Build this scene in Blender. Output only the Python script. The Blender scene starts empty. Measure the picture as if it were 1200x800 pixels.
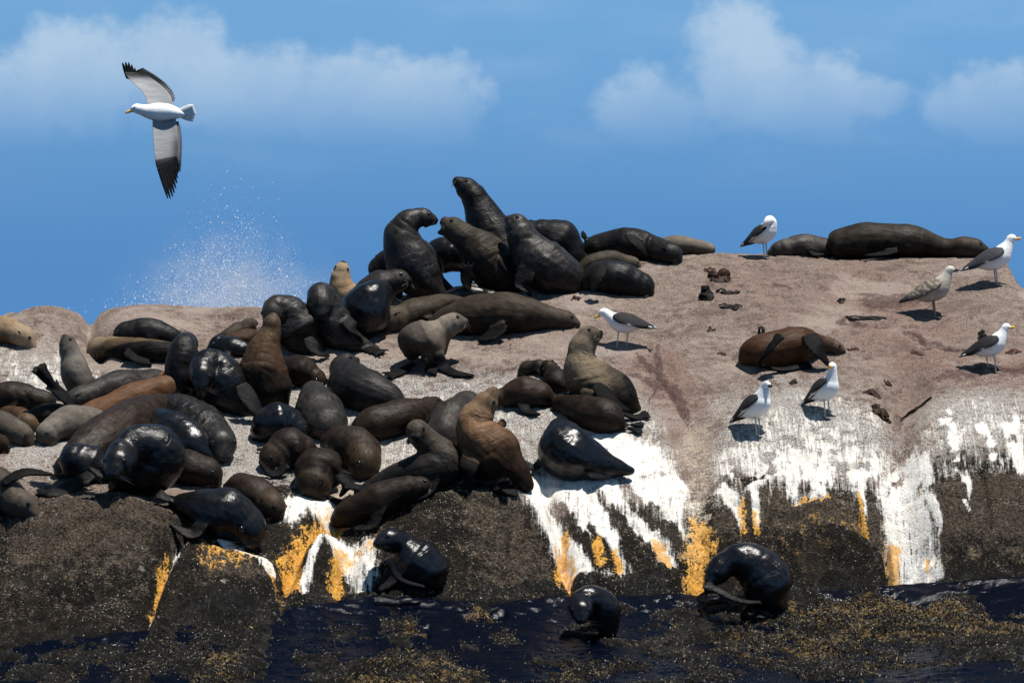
import bpy, bmesh, math, random
import numpy as np
from mathutils import Vector, Matrix

# ------------------------------------------------------------------ camera, sky, sun, exposure
scene = bpy.context.scene
COL = scene.collection
F = 4557.0          # focal length in photo pixels (1200 px wide)
EYE = 3.0           # eye height above the sea (deck of a boat)
cam_d = bpy.data.cameras.new("camera")
cam_d.sensor_width = 36.0
cam_d.lens = 36.0 * F / 1200.0
cam_d.clip_start = 0.5
cam_d.clip_end = 30000.0
cam = bpy.data.objects.new("camera", cam_d)
cam.location = (0, 0, EYE)
cam.rotation_euler = (math.radians(90), 0, 0)
COL.objects.link(cam)
scene.camera = cam

SUN = Vector((0.24, -0.11, 0.965)).normalized()      # towards the sun: high, a little to the right and front
sun_d = bpy.data.lights.new("sun", 'SUN')
sun_d.energy = 5.0
sun_d.angle = math.radians(0.5)
sun_d.color = (1.0, 0.955, 0.89)
sun_o = bpy.data.objects.new("sun", sun_d)
sun_o.rotation_euler = (-SUN).to_track_quat('-Z', 'Y').to_euler()
COL.objects.link(sun_o)

scene.view_settings.view_transform = 'Standard'
scene.view_settings.look = 'None'
scene.view_settings.exposure = 0.5
scene.view_settings.gamma = 1.0
scene.view_settings.use_curve_mapping = False
scene.cycles.use_denoising = True
scene.cycles.max_bounces = 6
scene.cycles.glossy_bounces = 3
scene.cycles.transparent_max_bounces = 8


class NT:
    """small helper to write node trees"""
    def __init__(self, tree):
        self.t = tree
        self.n = tree.nodes
        self.l = tree.links

    def node(self, typ, **kw):
        nd = self.n.new(typ)
        for k, v in kw.items():
            setattr(nd, k, v)
        return nd

    def put(self, sock, v):
        if isinstance(v, bpy.types.NodeSocket):
            self.l.new(v, sock)
        elif isinstance(v, (tuple, list)):
            if len(v) == 3 and sock.type == 'RGBA':
                v = (*v, 1)
            sock.default_value = v
        else:
            sock.default_value = v

    def math(self, op, a, b=0.0, c=None, clamp=False):
        nd = self.node('ShaderNodeMath', operation=op, use_clamp=clamp)
        self.put(nd.inputs[0], a)
        self.put(nd.inputs[1], b)
        if c is not None:
            self.put(nd.inputs[2], c)
        return nd.outputs[0]

    def mix(self, fac, a, b, blend='MIX'):
        nd = self.node('ShaderNodeMix', data_type='RGBA', blend_type=blend)
        self.put(nd.inputs[0], fac)
        self.put(nd.inputs[6], a)
        self.put(nd.inputs[7], b)
        return nd.outputs[2]

    def lerp(self, fac, a, b):
        nd = self.node('ShaderNodeMix', data_type='FLOAT')
        self.put(nd.inputs[0], fac)
        self.put(nd.inputs[2], a)
        self.put(nd.inputs[3], b)
        return nd.outputs[0]

    def step(self, v, lo, hi, a=0.0, b=1.0):
        nd = self.node('ShaderNodeMapRange', interpolation_type='SMOOTHSTEP')
        self.put(nd.inputs[0], v)
        nd.inputs[1].default_value = lo
        nd.inputs[2].default_value = hi
        nd.inputs[3].default_value = a
        nd.inputs[4].default_value = b
        return nd.outputs[0]

    def noise(self, vec, scale, detail=4.0, rough=0.55, dist=0.0):
        nd = self.node('ShaderNodeTexNoise')
        if vec is not None:
            self.put(nd.inputs['Vector'], vec)
        nd.inputs['Scale'].default_value = scale
        nd.inputs['Detail'].default_value = detail
        nd.inputs['Roughness'].default_value = rough
        nd.inputs['Distortion'].default_value = dist
        return nd.outputs[0]

    def vmul(self, vec, s):
        nd = self.node('ShaderNodeVectorMath', operation='MULTIPLY')
        self.put(nd.inputs[0], vec)
        nd.inputs[1].default_value = s
        return nd.outputs[0]

    def attr(self, name, out='Fac'):
        nd = self.node('ShaderNodeAttribute', attribute_name=name)
        return nd.outputs[out]


def new_mat(name):
    m = bpy.data.materials.new(name)
    m.use_nodes = True
    nt = NT(m.node_tree)
    b = m.node_tree.nodes['Principled BSDF']
    return m, nt, b


# world: physical sky, with fair-weather cumulus low over the horizon
world = bpy.data.worlds.new("World")
scene.world = world
world.use_nodes = True
W = NT(world.node_tree)
bg = world.node_tree.nodes['Background']
tc = W.node('ShaderNodeTexCoord').outputs['Generated']
nrm = W.node('ShaderNodeVectorMath', operation='NORMALIZE')
W.put(nrm.inputs[0], tc)
sep = W.node('ShaderNodeSeparateXYZ')
W.put(sep.inputs[0], nrm.outputs[0])
sx, sy, sz = sep.outputs
sky = W.node('ShaderNodeTexSky', sky_type='NISHITA', sun_disc=False)
sky.sun_elevation = math.asin(SUN.z)
sky.sun_rotation = math.atan2(SUN.x, SUN.y)
sky.altitude = 0
sky.air_density = 1.0
sky.dust_density = 0.3
sky.ozone_density = 3.0
# clean sea air: the pale band at the horizon is thin, so look a little higher into the model sky
lift = W.math('ADD', W.math('MULTIPLY', W.math('MAXIMUM', sz, 0.0), 0.62), 0.38)
cmb = W.node('ShaderNodeCombineXYZ')
W.put(cmb.inputs[0], sx)
W.put(cmb.inputs[1], sy)
W.put(cmb.inputs[2], lift)
nrm2 = W.node('ShaderNodeVectorMath', operation='NORMALIZE')
W.put(nrm2.inputs[0], cmb.outputs[0])
W.put(sky.inputs[0], nrm2.outputs[0])
skycol = W.mix(1.0, sky.outputs[0], (0.638, 1.08, 1.31), 'MULTIPLY')
ele = W.math('MULTIPLY', sz, F)
deep = W.step(sz, 0.10, 0.70, 1.0, 0.36)          # the sky deepens towards the zenith
gcb = W.node('ShaderNodeCombineColor')
for k, gmax in enumerate((1.95, 1.58, 1.28)):
    W.put(gcb.inputs[k], W.math('MULTIPLY', W.step(ele, 60.0, 420.0, 1.0, gmax), deep))
skycol = W.mix(1.0, skycol, gcb.outputs[0], 'MULTIPLY')
az = W.math('ARCTAN2', sx, sy)
u = W.math('MULTIPLY', az, F)          # degrees in disguise: 80 units to a degree
v = W.math('MULTIPLY', sz, F)
cuv = W.node('ShaderNodeCombineXYZ')
W.put(cuv.inputs[0], u)
W.put(cuv.inputs[1], v)
cv = cuv.outputs[0]
w1 = W.noise(cv, 0.012, 5, 0.55)
w2 = W.noise(W.vmul(cv, (1.0, 1.3, 1.0)), 0.035, 5, 0.6)
billow = W.math('ADD', W.math('MULTIPLY', W.math('SUBTRACT', w1, 0.5), 1.3),
                W.math('MULTIPLY', W.math('SUBTRACT', w2, 0.5), 0.42))
BLOBS = [(-610, 270, 140, 75), (-500, 300, 120, 85), (-395, 315, 105, 82), (-290, 285, 95, 85), (-190, 275, 120, 82),
         (-95, 275, 85, 72), (175, 265, 92, 66), (262, 315, 82, 92), (345, 280, 95, 74), (560, 275, 110, 62), (430, 285, 55, 34),
         (-820, 290, 150, 70), (760, 280, 130, 66), (950, 300, 150, 70), (1500, 310, 220, 80), (-1500, 300, 240, 80), (2400, 330, 280, 90),
         (-2400, 290, 280, 80)]
dens = None
for bu, bv, ra, rb in BLOBS:
    dx = W.math('DIVIDE', W.math('SUBTRACT', u, bu), ra)
    dy = W.math('DIVIDE', W.math('SUBTRACT', v, bv), rb)
    q = W.math('SUBTRACT', 1.0, W.math('SQRT', W.math('ADD', W.math('MULTIPLY', dx, dx), W.math('MULTIPLY', dy, dy))))
    dens = q if dens is None else W.math('SMOOTH_MAX', dens, q, 0.35)
# the rest of the ring round the horizon carries the same kind of cloud
dens = W.math('ADD', dens, billow)
core = W.step(dens, -0.03, 0.50)
base_fade = W.step(v, 205.0, 345.0)
cl = W.math('MULTIPLY', core, base_fade)
cl = W.math('MULTIPLY', cl, 0.58)
veil = W.math('MULTIPLY', W.step(W.noise(W.vmul(cv, (0.35, 1.0, 1.0)), 0.012, 4, 0.5), 0.42, 0.75), W.step(v, 120.0, 330.0))
cl = W.math('MAXIMUM', cl, W.math('MULTIPLY', veil, 0.16))
cshade = W.mix(W.step(w1, 0.36, 0.64), (4.9, 6.3, 7.8), (6.0, 7.2, 8.3))
skycloud = W.mix(cl, skycol, cshade)
W.put(bg.inputs[0], skycloud)
bg.inputs[1].default_value = 0.072


# ------------------------------------------------------------------ numpy noise
def _hash(ix, iy, iz, seed):
    h = (ix.astype(np.int64) * 374761393 + iy.astype(np.int64) * 668265263 + iz.astype(np.int64) * 2147483647 + seed * 144665) & 0xFFFFFFFF
    h = ((h ^ (h >> 13)) * 1274126177) & 0xFFFFFFFF
    h = h ^ (h >> 16)
    return (h & 0xFFFFFF).astype(np.float64) / 0xFFFFFF


def vn2(x, y, seed=0):
    x0 = np.floor(x)
    y0 = np.floor(y)
    fx = x - x0
    fy = y - y0
    fx = fx * fx * (3 - 2 * fx)
    fy = fy * fy * (3 - 2 * fy)
    z = np.zeros_like(x0)
    a = _hash(x0, y0, z, seed)
    b = _hash(x0 + 1, y0, z, seed)
    c = _hash(x0, y0 + 1, z, seed)
    d = _hash(x0 + 1, y0 + 1, z, seed)
    return (a * (1 - fx) + b * fx) * (1 - fy) + (c * (1 - fx) + d * fx) * fy


def fbm2(x, y, octv=4, seed=0, gain=0.5):
    s = 0
    a = 1.0
    t = 0
    for k in range(octv):
        s = s + a * vn2(x * 2 ** k + 13.7 * k, y * 2 ** k - 7.1 * k, seed + k)
        t += a
        a *= gain
    return s / t


def vn3(p, seed=0):
    p0 = np.floor(p)
    f = p - p0
    f = f * f * (3 - 2 * f)
    r = 0
    for dx in (0, 1):
        for dy in (0, 1):
            for dz in (0, 1):
                w = (f[:, 0] if dx else 1 - f[:, 0]) * (f[:, 1] if dy else 1 - f[:, 1]) * (f[:, 2] if dz else 1 - f[:, 2])
                r = r + w * _hash(p0[:, 0] + dx, p0[:, 1] + dy, p0[:, 2] + dz, seed)
    return r


def fbm3(p, octv=3, seed=0):
    s = 0
    a = 1
    t = 0
    for k in range(octv):
        s = s + a * vn3(p * 2 ** k + k * 5.3, seed + k)
        t += a
        a *= 0.5
    return s / t


def sstep(x, lo, hi):
    t = np.clip((x - lo) / (hi - lo), 0, 1)
    return t * t * (3 - 2 * t)


def pchip(xk, yk, x):
    xk = np.asarray(xk, float)
    yk = np.asarray(yk, float)
    h = np.diff(xk)
    dl = np.diff(yk) / h
    m = np.zeros_like(yk)
    for i in range(1, len(xk) - 1):
        if dl[i - 1] * dl[i] > 0:
            w1 = 2 * h[i] + h[i - 1]
            w2 = h[i] + 2 * h[i - 1]
            m[i] = (w1 + w2) / (w1 / dl[i - 1] + w2 / dl[i])
    m[0] = dl[0]
    m[-1] = dl[-1]
    i = np.clip(np.searchsorted(xk, x) - 1, 0, len(xk) - 2)
    t = np.clip((x - xk[i]) / h[i], 0, 1)
    return ((1 + 2 * t) * (1 - t) ** 2 * yk[i] + t * (1 - t) ** 2 * h[i] * m[i]
            + t * t * (3 - 2 * t) * yk[i + 1] + t * t * (t - 1) * h[i] * m[i + 1])


# ------------------------------------------------------------------ the rock: a long hump of granite
# profile of the rock along lines of sight: (photo row, distance) from the wash at its foot to the crest
BACK = lambda yc, dc: [(yc + 14, dc + 0.7), (yc + 90, dc + 2.2), (560, dc + 4.5), (760, dc + 7.0)]
PROF = {
    -300: [(900, 29.0), (800, 31.0), (752, 31.8), (700, 32.3), (600, 33.2), (520, 34.7), (450, 36.1), (400, 37.3), (376, 38.2)],
    0:    [(900, 29.0), (800, 31.0), (752, 31.8), (700, 32.25), (600, 33.2), (520, 34.7), (450, 36.1), (400, 37.3), (372, 38.3)],
    60:   [(900, 29.0), (800, 31.0), (748, 31.8), (695, 32.25), (598, 33.2), (520, 34.7), (450, 36.1), (400, 37.2), (364, 38.3)],
    106:  [(900, 29.0), (800, 31.0), (745, 31.8), (690, 32.25), (595, 33.2), (520, 34.7), (450, 36.1), (404, 37.3), (371, 38.4)],
    140:  [(900, 29.0), (800, 31.0), (742, 31.9), (690, 32.3), (595, 33.2), (520, 34.7), (450, 36.1), (398, 37.2), (363, 38.3)],
    230:  [(900, 29.0), (800, 31.0), (735, 32.0), (680, 32.5), (600, 33.3), (520, 34.8), (450, 36.1), (398, 37.3), (361, 38.5)],
    330:  [(900, 29.0), (800, 31.0), (715, 32.3), (675, 32.7), (600, 33.5), (520, 34.9), (450, 36.2), (398, 37.3), (358, 38.6)],
    420:  [(900, 29.0), (800, 31.0), (698, 32.7), (660, 33.0), (600, 33.7), (520, 35.0), (450, 36.2), (400, 37.3), (352, 38.7)],
    520:  [(900, 29.0), (800, 31.0), (700, 32.8), (660, 33.1), (585, 33.9), (520, 35.0), (450, 36.2), (400, 37.2), (338, 38.9)],
    600:  [(900, 29.0), (800, 31.0), (696, 32.9), (655, 33.2), (575, 34.0), (515, 35.0), (450, 36.1), (390, 37.3), (322, 39.1)],
    680:  [(900, 29.0), (800, 31.0), (694, 33.1), (665, 33.3), (570, 34.1), (505, 35.1), (450, 36.0), (370, 37.5), (306, 39.3)],
    760:  [(900, 29.0), (800, 31.0), (693, 33.2), (665, 33.4), (570, 34.2), (500, 35.1), (440, 36.1), (360, 37.7), (298, 39.5)],
    840:  [(900, 29.0), (800, 31.0), (692, 33.3), (650, 33.5), (570, 34.1), (510, 34.8), (430, 36.2), (350, 37.8), (297, 39.5)],
    930:  [(900, 29.0), (800, 31.0), (690, 33.4), (650, 33.6), (570, 34.05), (515, 34.7), (430, 36.2), (350, 37.8), (297, 39.4)],
    1030: [(900, 29.0), (800, 31.0), (684, 33.5), (640, 33.7), (560, 34.15), (500, 34.9), (430, 36.2), (350, 37.8), (298, 39.3)],
    1120: [(900, 29.0), (800, 31.0), (678, 33.5), (630, 33.7), (550, 34.15), (500, 34.8), (430, 36.2), (350, 37.8), (299, 39.2)],
    1178: [(900, 29.0), (800, 31.0), (674, 33.5), (630, 33.7), (550, 34.15), (500, 34.8), (430, 36.2), (350, 37.7), (306, 38.9)],
    1200: [(900, 29.0), (800, 31.0), (672, 33.5), (630, 33.7), (550, 34.15), (500, 34.8), (430, 36.2), (370, 37.4), (337, 38.3)],
    1500: [(900, 29.0), (800, 31.0), (672, 33.4), (630, 33.7), (560, 34.2), (510, 34.9), (450, 36.0), (400, 37.2), (380, 38.0)],
}
DG = np.concatenate([np.arange(28.5, 30.6, 0.06), np.arange(30.6, 39.9, 0.017), np.arange(39.95, 45.5, 0.12)])
PG = np.concatenate([np.arange(-560, -40, 14.0), np.arange(-40, 1241, 2.0), np.arange(1250, 1770, 14.0)])
cols = sorted(PROF)
prof_d = []
for c in cols:
    p = PROF[c]
    p = p + BACK(p[-1][0], p[-1][1])
    prof_d.append(pchip([q[1] for q in p], [q[0] for q in p], DG))
prof_d = np.array(prof_d)                                   # columns x depths
YG = np.zeros((len(PG), len(DG)))
for j in range(len(DG)):
    YG[:, j] = pchip(cols, prof_d[:, j], np.clip(PG, cols[0], cols[-1]))
# light smoothing along the profile so that no control row shows as a crease
ker = np.exp(-np.linspace(-2, 2, 15) ** 2)
ker /= ker.sum()
pad = np.pad(YG, ((0, 0), (7, 7)), mode='edge')
YG = sum(ker[k] * pad[:, k:k + YG.shape[1]] for k in range(15))
PX, DD = np.meshgrid(PG, DG, indexing='ij')
ZG = EYE + (400 - YG) / F * DD
XW = (PX - 600) / F * DD
Y0 = YG.copy()                                              # smooth rows: used to place the stains


def seg_dist(path, X, Y):
    """distance to a polyline of (x, y, width); returns distance minus width at the nearest place, in units of width"""
    best = np.full(X.shape, 1e9)
    for (x0, y0, w0), (x1, y1, w1) in zip(path[:-1], path[1:]):
        dx, dy = x1 - x0, y1 - y0
        t = np.clip(((X - x0) * dx + (Y - y0) * dy) / (dx * dx + dy * dy + 1e-9), 0, 1)
        dist = np.hypot(X - x0 - t * dx, Y - y0 - t * dy) / (w0 + t * (w1 - w0))
        best = np.minimum(best, dist)
    return best


# gullies, clefts and bulges (metres of height)
def groove(path, depth, soft=1.0):
    global ZG
    ZG = ZG - depth * np.exp(-(seg_dist(path, PX, Y0) / soft) ** 2)


groove([(1062, 445, 26), (1050, 490, 20), (1052, 540, 22), (1062, 600, 26), (1075, 670, 30)], 0.17)
groove([(806, 500, 22), (815, 540, 20), (820, 600, 16), (815, 690, 14)], 0.09)
groove([(106, 366, 9), (104, 392, 7), (118, 410, 8)], 0.11)
groove([(640, 575, 10), (655, 620, 9), (668, 672, 8)], 0.13)
groove([(330, 690, 10), (352, 640, 12), (395, 605, 12)], 0.16)
groove([(412, 620, 14), (405, 680, 16)], 0.10)
groove([(160, 735, 9), (190, 680, 8), (235, 610, 8)], 0.20)
groove([(1037, 625, 4), (1040, 655, 5), (1038, 690, 5)], 0.18)
groove([(655, 640, 5), (668, 690, 5)], 0.10)
groove([(335, 800, 14), (325, 740, 14), (312, 705, 12)], 0.04)
groove([(1003, 600, 4), (1012, 640, 5)], 0.13)
groove([(930, 590, 3), (1000, 588, 3)], 0.05)
groove([(540, 618, 3), (580, 622, 2.5), (610, 616, 2)], 0.05)
groove([(740, 660, 5), (800, 662, 5)], 0.05)
for pth, dp in (([(840, 600, 3), (905, 612, 3), (960, 606, 3)], .05), ([(1100, 585, 3), (1150, 600, 2.5), (1200, 596, 3)], .05), ([(1085, 640, 3), (1140, 650, 3), (1210, 640, 3)], .06),
                ([(0, 640, 4), (60, 652, 3), (120, 640, 3), (170, 655, 3)], .06), ([(30, 700, 4), (90, 706, 3), (150, 690, 3)], .06), ([(225, 655, 3), (290, 648, 3)], .05),
                ([(500, 645, 3), (560, 655, 3), (630, 650, 2)], .04), ([(905, 560, 2.5), (900, 610, 3), (912, 660, 3)], .05), ([(1150, 560, 2.5), (1160, 620, 3), (1152, 665, 3)], .05),
                ([(860, 420, 3), (905, 445, 2), (990, 450, 2)], .02), ([(1060, 385, 2), (1100, 400, 2), (1170, 420, 2)], .03), ([(930, 335, 2), (1000, 330, 2)], .02), ([(985, 373, 3), (1045, 374, 3)], .03),
                ([(740, 425, 2), (775, 445, 2), (800, 480, 2)], .025), ([(760, 400, 2), (770, 440, 2)], .02), ([(200, 377, 3), (300, 372, 2)], .04), ([(20, 372, 3), (80, 380, 2)], .03)):
    groove(pth, dp * 1.7)
groove([(1000, 345, 60), (1090, 365, 60)], 0.05)


def bulge(x, y, rx, ry, h):
    global ZG
    ZG = ZG + h * np.exp(-(((PX - x) / rx) ** 2 + ((Y0 - y) / ry) ** 2) ** 1.6)


bulge(555, 612, 85, 46, 0.26)
bulge(375, 655, 24, 28, 0.16)
bulge(110, 640, 125, 52, 0.26)
bulge(262, 690, 70, 40, 0.13)
bulge(20, 700, 60, 26, 0.12)
bulge(880, 610, 36, 36, 0.10)
bulge(1150, 610, 75, 50, 0.16)
bulge(975, 615, 40, 26, 0.10)
bulge(780, 680, 42, 13, 0.13)
bulge(690, 688, 40, 10, 0.08)
bulge(960, 657, 82, 20, 0.22)
bulge(940, 500, 90, 45, 0.10)
bulge(1150, 510, 80, 50, 0.10)
bulge(1010, 750, 210, 40, 0.045)
bulge(250, 785, 40, 14, 0.06)
bulge(500, 800, 110, 22, 0.05)
bulge(50, 382, 46, 18, 0.09)
bulge(175, 380, 58, 18, 0.09)
bulge(285, 378, 50, 14, 0.05)

face = sstep(Y0, 560, 640) * (DD < 39)
n_big = fbm2(XW * 0.8, DD * 0.8, 4, 11) - 0.5
n_mid = fbm2(XW * 3.3, DD * 3.3, 4, 31) - 0.5
n_fin = fbm2(XW * 14, DD * 14, 4, 51) - 0.5
ridge = 0.5 - np.abs(fbm2(XW * 5.0, DD * 9.0, 4, 71) - 0.5)
shelf = sstep(Y0, 690, 730) * (DD < 36)
ZG = ZG + n_big * 0.12 * (1 - 0.6 * (DD > 38)) + n_mid * (0.045 + 0.05 * face + 0.05 * shelf) + n_fin * (0.012 + 0.022 * face + 0.03 * shelf)
ZG = ZG - np.clip(ridge - 0.45, 0, 1) * (0.35 + 0.9 * face)
ZG = ZG + face * (1 - shelf) * 0.10 * (fbm2(XW * 1.6 + 7, DD * 3.2, 3, 801) - 0.5)
edge = sstep(np.abs(PX - 600), 760, 1120)
ZG = ZG * (1 - edge) + (-0.6) * edge                         # the island runs down into the sea beyond the frame
YG = 400 - (ZG - EYE) * F / DD


def lerp_grid(G, px, d):
    i = np.clip(np.searchsorted(PG, px) - 1, 0, len(PG) - 2)
    j = np.clip(np.searchsorted(DG, d) - 1, 0, len(DG) - 2)
    a = np.clip((px - PG[i]) / (PG[i + 1] - PG[i]), 0, 1)
    b = np.clip((d - DG[j]) / (DG[j + 1] - DG[j]), 0, 1)
    return (G[i, j] * (1 - a) + G[i + 1, j] * a) * (1 - b) + (G[i, j + 1] * (1 - a) + G[i + 1, j + 1] * a) * b


def ground_z(x, y):
    """height of the rock below a place in the world"""
    return float(lerp_grid(ZG, np.array([x / y * F + 600]), np.array([y]))[0])


def to3(px, py, d):
    return Vector(((px - 600) / F * d, d, EYE + (400 - py) / F * d))


_ds = np.arange(30.7, 40.4, 0.01)


def find_d(px, py, h):
    """distance at which the line of sight through a photo place is h metres above the rock"""
    hz = EYE + (400 - py) / F * _ds - lerp_grid(ZG, np.full_like(_ds, px), _ds)
    ok = np.nonzero(hz <= h)[0]
    return float(_ds[ok[0]] if len(ok) else _ds[np.argmin(hz)])


def on_rock(px, py, h=0.0):
    return to3(px, py, find_d(px, py, h))


# ------------------------------------------------------------------ stains of the rock, kept as mesh attributes
jx = PX + 10 * (fbm2(XW * 4, DD * 4, 4, 91) - 0.5) + 5 * (fbm2(XW * 18, DD * 18, 3, 93) - 0.5)
jy = Y0 + 14 * (fbm2(XW * 4, DD * 4, 4, 95) - 0.5) + 6 * (fbm2(XW * 18, DD * 18, 3, 97) - 0.5)


def stroke(path, soft=0.5):
    return 1 - sstep(seg_dist(path, jx, jy), 1 - soft, 1 + soft)


def poly(pts, soft=14.0):
    """soft polygon mask"""
    inside = np.zeros(jx.shape, bool)
    dist = np.full(jx.shape, 1e9)
    n = len(pts)
    for k in range(n):
        x0, y0 = pts[k]
        x1, y1 = pts[(k + 1) % n]
        dx, dy = x1 - x0, y1 - y0
        t = np.clip(((jx - x0) * dx + (jy - y0) * dy) / (dx * dx + dy * dy + 1e-9), 0, 1)
        dist = np.minimum(dist, np.hypot(jx - x0 - t * dx, jy - y0 - t * dy))
        c = ((y0 > jy) != (y1 > jy)) & (jx < (x1 - x0) * (jy - y0) / (y1 - y0 + 1e-9) + x0)
        inside ^= c
    return sstep(np.where(inside, dist, -dist), -soft, soft)


def un(*ms):
    r = ms[0]
    for m in ms[1:]:
        r = np.maximum(r, m)
    return r


lip_x = [-560, 0, 100, 200, 260, 330, 400, 480, 520, 640, 700, 800, 860, 940, 1000, 1060, 1110, 1160, 1200, 1760]
lip_y = [560, 562, 566, 575, 590, 560, 585, 575, 570, 582, 580, 590, 545, 560, 565, 560, 535, 540, 530, 520]
lipr = np.interp(jx, lip_x, lip_y)
front = (DD < 38.6)
lsoft = 16 + 40 * (1 - sstep(jx, 180, 330)) + 26 * sstep(jx, 420, 500) * (1 - sstep(jx, 640, 680))
dark = np.clip((jy - lipr + 14) / (14 + lsoft), 0, 1) * front
dark = un(dark, 0.8 * poly([(480, 580), (520, 560), (600, 575), (645, 640), (650, 700), (470, 700)], 10) * front)
streakn = fbm2(XW * 9 + 0.6 * n_mid, DD * 1.3, 4, 131)
pale = un(poly([(0, 405), (80, 410), (120, 440), (250, 420), (300, 460), (420, 420), (520, 440), (700, 430), (760, 470), (800, 560),
                (600, 600), (500, 600), (300, 600), (230, 560), (0, 560)], 26) * 0.85,
          poly([(840, 470), (930, 440), (1010, 470), (1060, 500), (1040, 560), (850, 560)], 46) * 0.95,
          poly([(1080, 480), (1140, 450), (1220, 460), (1220, 530), (1090, 560)], 46) * 0.9,
          stroke([(380, 330, 20), (400, 400, 40)], 0.9) * 0.4)
guano = un(poly([(580, 580), (640, 556), (650, 520), (700, 500), (770, 515), (806, 560), (806, 640), (800, 668), (660, 676), (640, 640), (618, 608)], 9),
           poly([(838, 530), (900, 500), (960, 480), (1010, 480), (1050, 510), (1040, 545), (1020, 575), (1000, 585), (935, 590), (900, 578), (842, 578)], 12) * 0.86,
           stroke([(850, 570, 10), (862, 600, 7), (868, 628, 4)]), stroke([(880, 560, 7), (886, 600, 5), (888, 625, 2.5)]),
           stroke([(928, 575, 10), (934, 588, 5)]), stroke([(965, 570, 9), (972, 588, 4)]), stroke([(1000, 560, 8), (1012, 585, 3), (1018, 620, 2)]),
           poly([(1040, 530), (1075, 520), (1085, 560), (1095, 610), (1108, 668), (1050, 680), (1030, 640), (1022, 600), (1030, 560)], 8) * 0.9,
           stroke([(1080, 540, 9), (1094, 590, 6), (1105, 625, 4)]),
           stroke([(1110, 500, 10), (1122, 540, 6), (1132, 575, 3), (1134, 592, 2)]), stroke([(1150, 510, 9), (1165, 545, 4)]),
           stroke([(1185, 510, 12), (1195, 550, 8)]), stroke([(1128, 600, 2), (1133, 612, 2)]),
           stroke([(230, 600, 7), (234, 625, 7), (215, 650, 7), (192, 685, 3.5), (168, 715, 2)]) * .72,
           stroke([(262, 640, 6), (300, 660, 6), (322, 680, 4)]),
           stroke([(340, 600, 14), (362, 585, 16), (385, 600, 12)]),
           stroke([(395, 640, 16), (425, 650, 18), (430, 675, 16)]), stroke([(375, 640, 6), (358, 690, 6)]),
           stroke([(500, 470, 6), (440, 480, 6)]), stroke([(330, 540, 20), (360, 520, 12)], 0.9) * 0.6)
cut = un(stroke([(648, 585, 5), (668, 612, 9), (690, 640, 12), (704, 660, 10)]), stroke([(692, 612, 4), (708, 640, 6), (722, 660, 8)]),
         stroke([(695, 575, 4), (716, 598, 6), (735, 628, 9), (752, 655, 17)]), stroke([(725, 560, 5), (745, 592, 8), (768, 612, 7)]),
         stroke([(762, 590, 4), (785, 618, 9), (800, 645, 11), (805, 660, 6)]), stroke([(865, 540, 5), (872, 575, 5)]) * 0.6,
         stroke([(910, 570, 10), (912, 620, 12)]), stroke([(946, 572, 5), (948, 590, 4)]), stroke([(985, 555, 6), (990, 586, 9)]),
         stroke([(1022, 560, 5), (1020, 620, 6)]), stroke([(885, 515, 9), (905, 520, 9)]) * 0.55)
guano = guano * (1 - cut)
# thin spatter where birds and seals sit, before the white runs together on the steep face
spat = un(poly([(620, 545), (660, 500), (760, 490), (830, 560), (830, 600), (600, 610)], 30),
          poly([(830, 545), (870, 490), (950, 460), (1040, 480), (1060, 560), (1000, 590), (840, 585)], 34),
          poly([(1080, 510), (1130, 480), (1220, 480), (1220, 560), (1180, 560), (1100, 570)], 26),
          poly([(0, 405), (80, 408), (125, 440), (60, 460), (0, 462)], 22), poly([(300, 470), (520, 440), (660, 470), (640, 560), (420, 600), (300, 560)], 40) * .7)
mottle = fbm2(XW * 7 + n_mid, DD * 7, 4, 151)
guano = np.clip(guano - 0.9 * sstep(mottle, 0.55, 0.66) * (0.3 + 0.7 * sstep(jx, 790, 850)) * (1 - sstep(jy, 560, 600)) - 0.75 * sstep(streakn, 0.55, 0.68) * sstep(jy, 560, 600) * (0.35 + 0.65 * sstep(jx, 790, 850)), 0, 1)
dome = poly([(830, 560), (860, 480), (940, 440), (1030, 470), (1060, 540), (1000, 592), (840, 592)], 10)
guano = guano * (1 - dome * (1 - (0.30 + 0.70 * sstep(jy + 0.25 * (jx - 930) * 0 + 40 * (fbm2(XW * 5 + DD * 2.5, DD * 1.2, 3, 171) - .5), 485, 565))))
guano = un(guano, spat * (0.20 + 0.22 * sstep(mottle, 0.58, 0.40))) * front
cream = un(poly([(1040, 545), (1078, 545), (1095, 620), (1060, 645), (1030, 640)], 10) * 0.6, stroke([(812, 500, 16), (818, 560, 18), (815, 640, 14)], 1.0) * 0.62,
           stroke([(400, 570, 24), (420, 600, 18)], 0.8) * 0.8) * front
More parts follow.
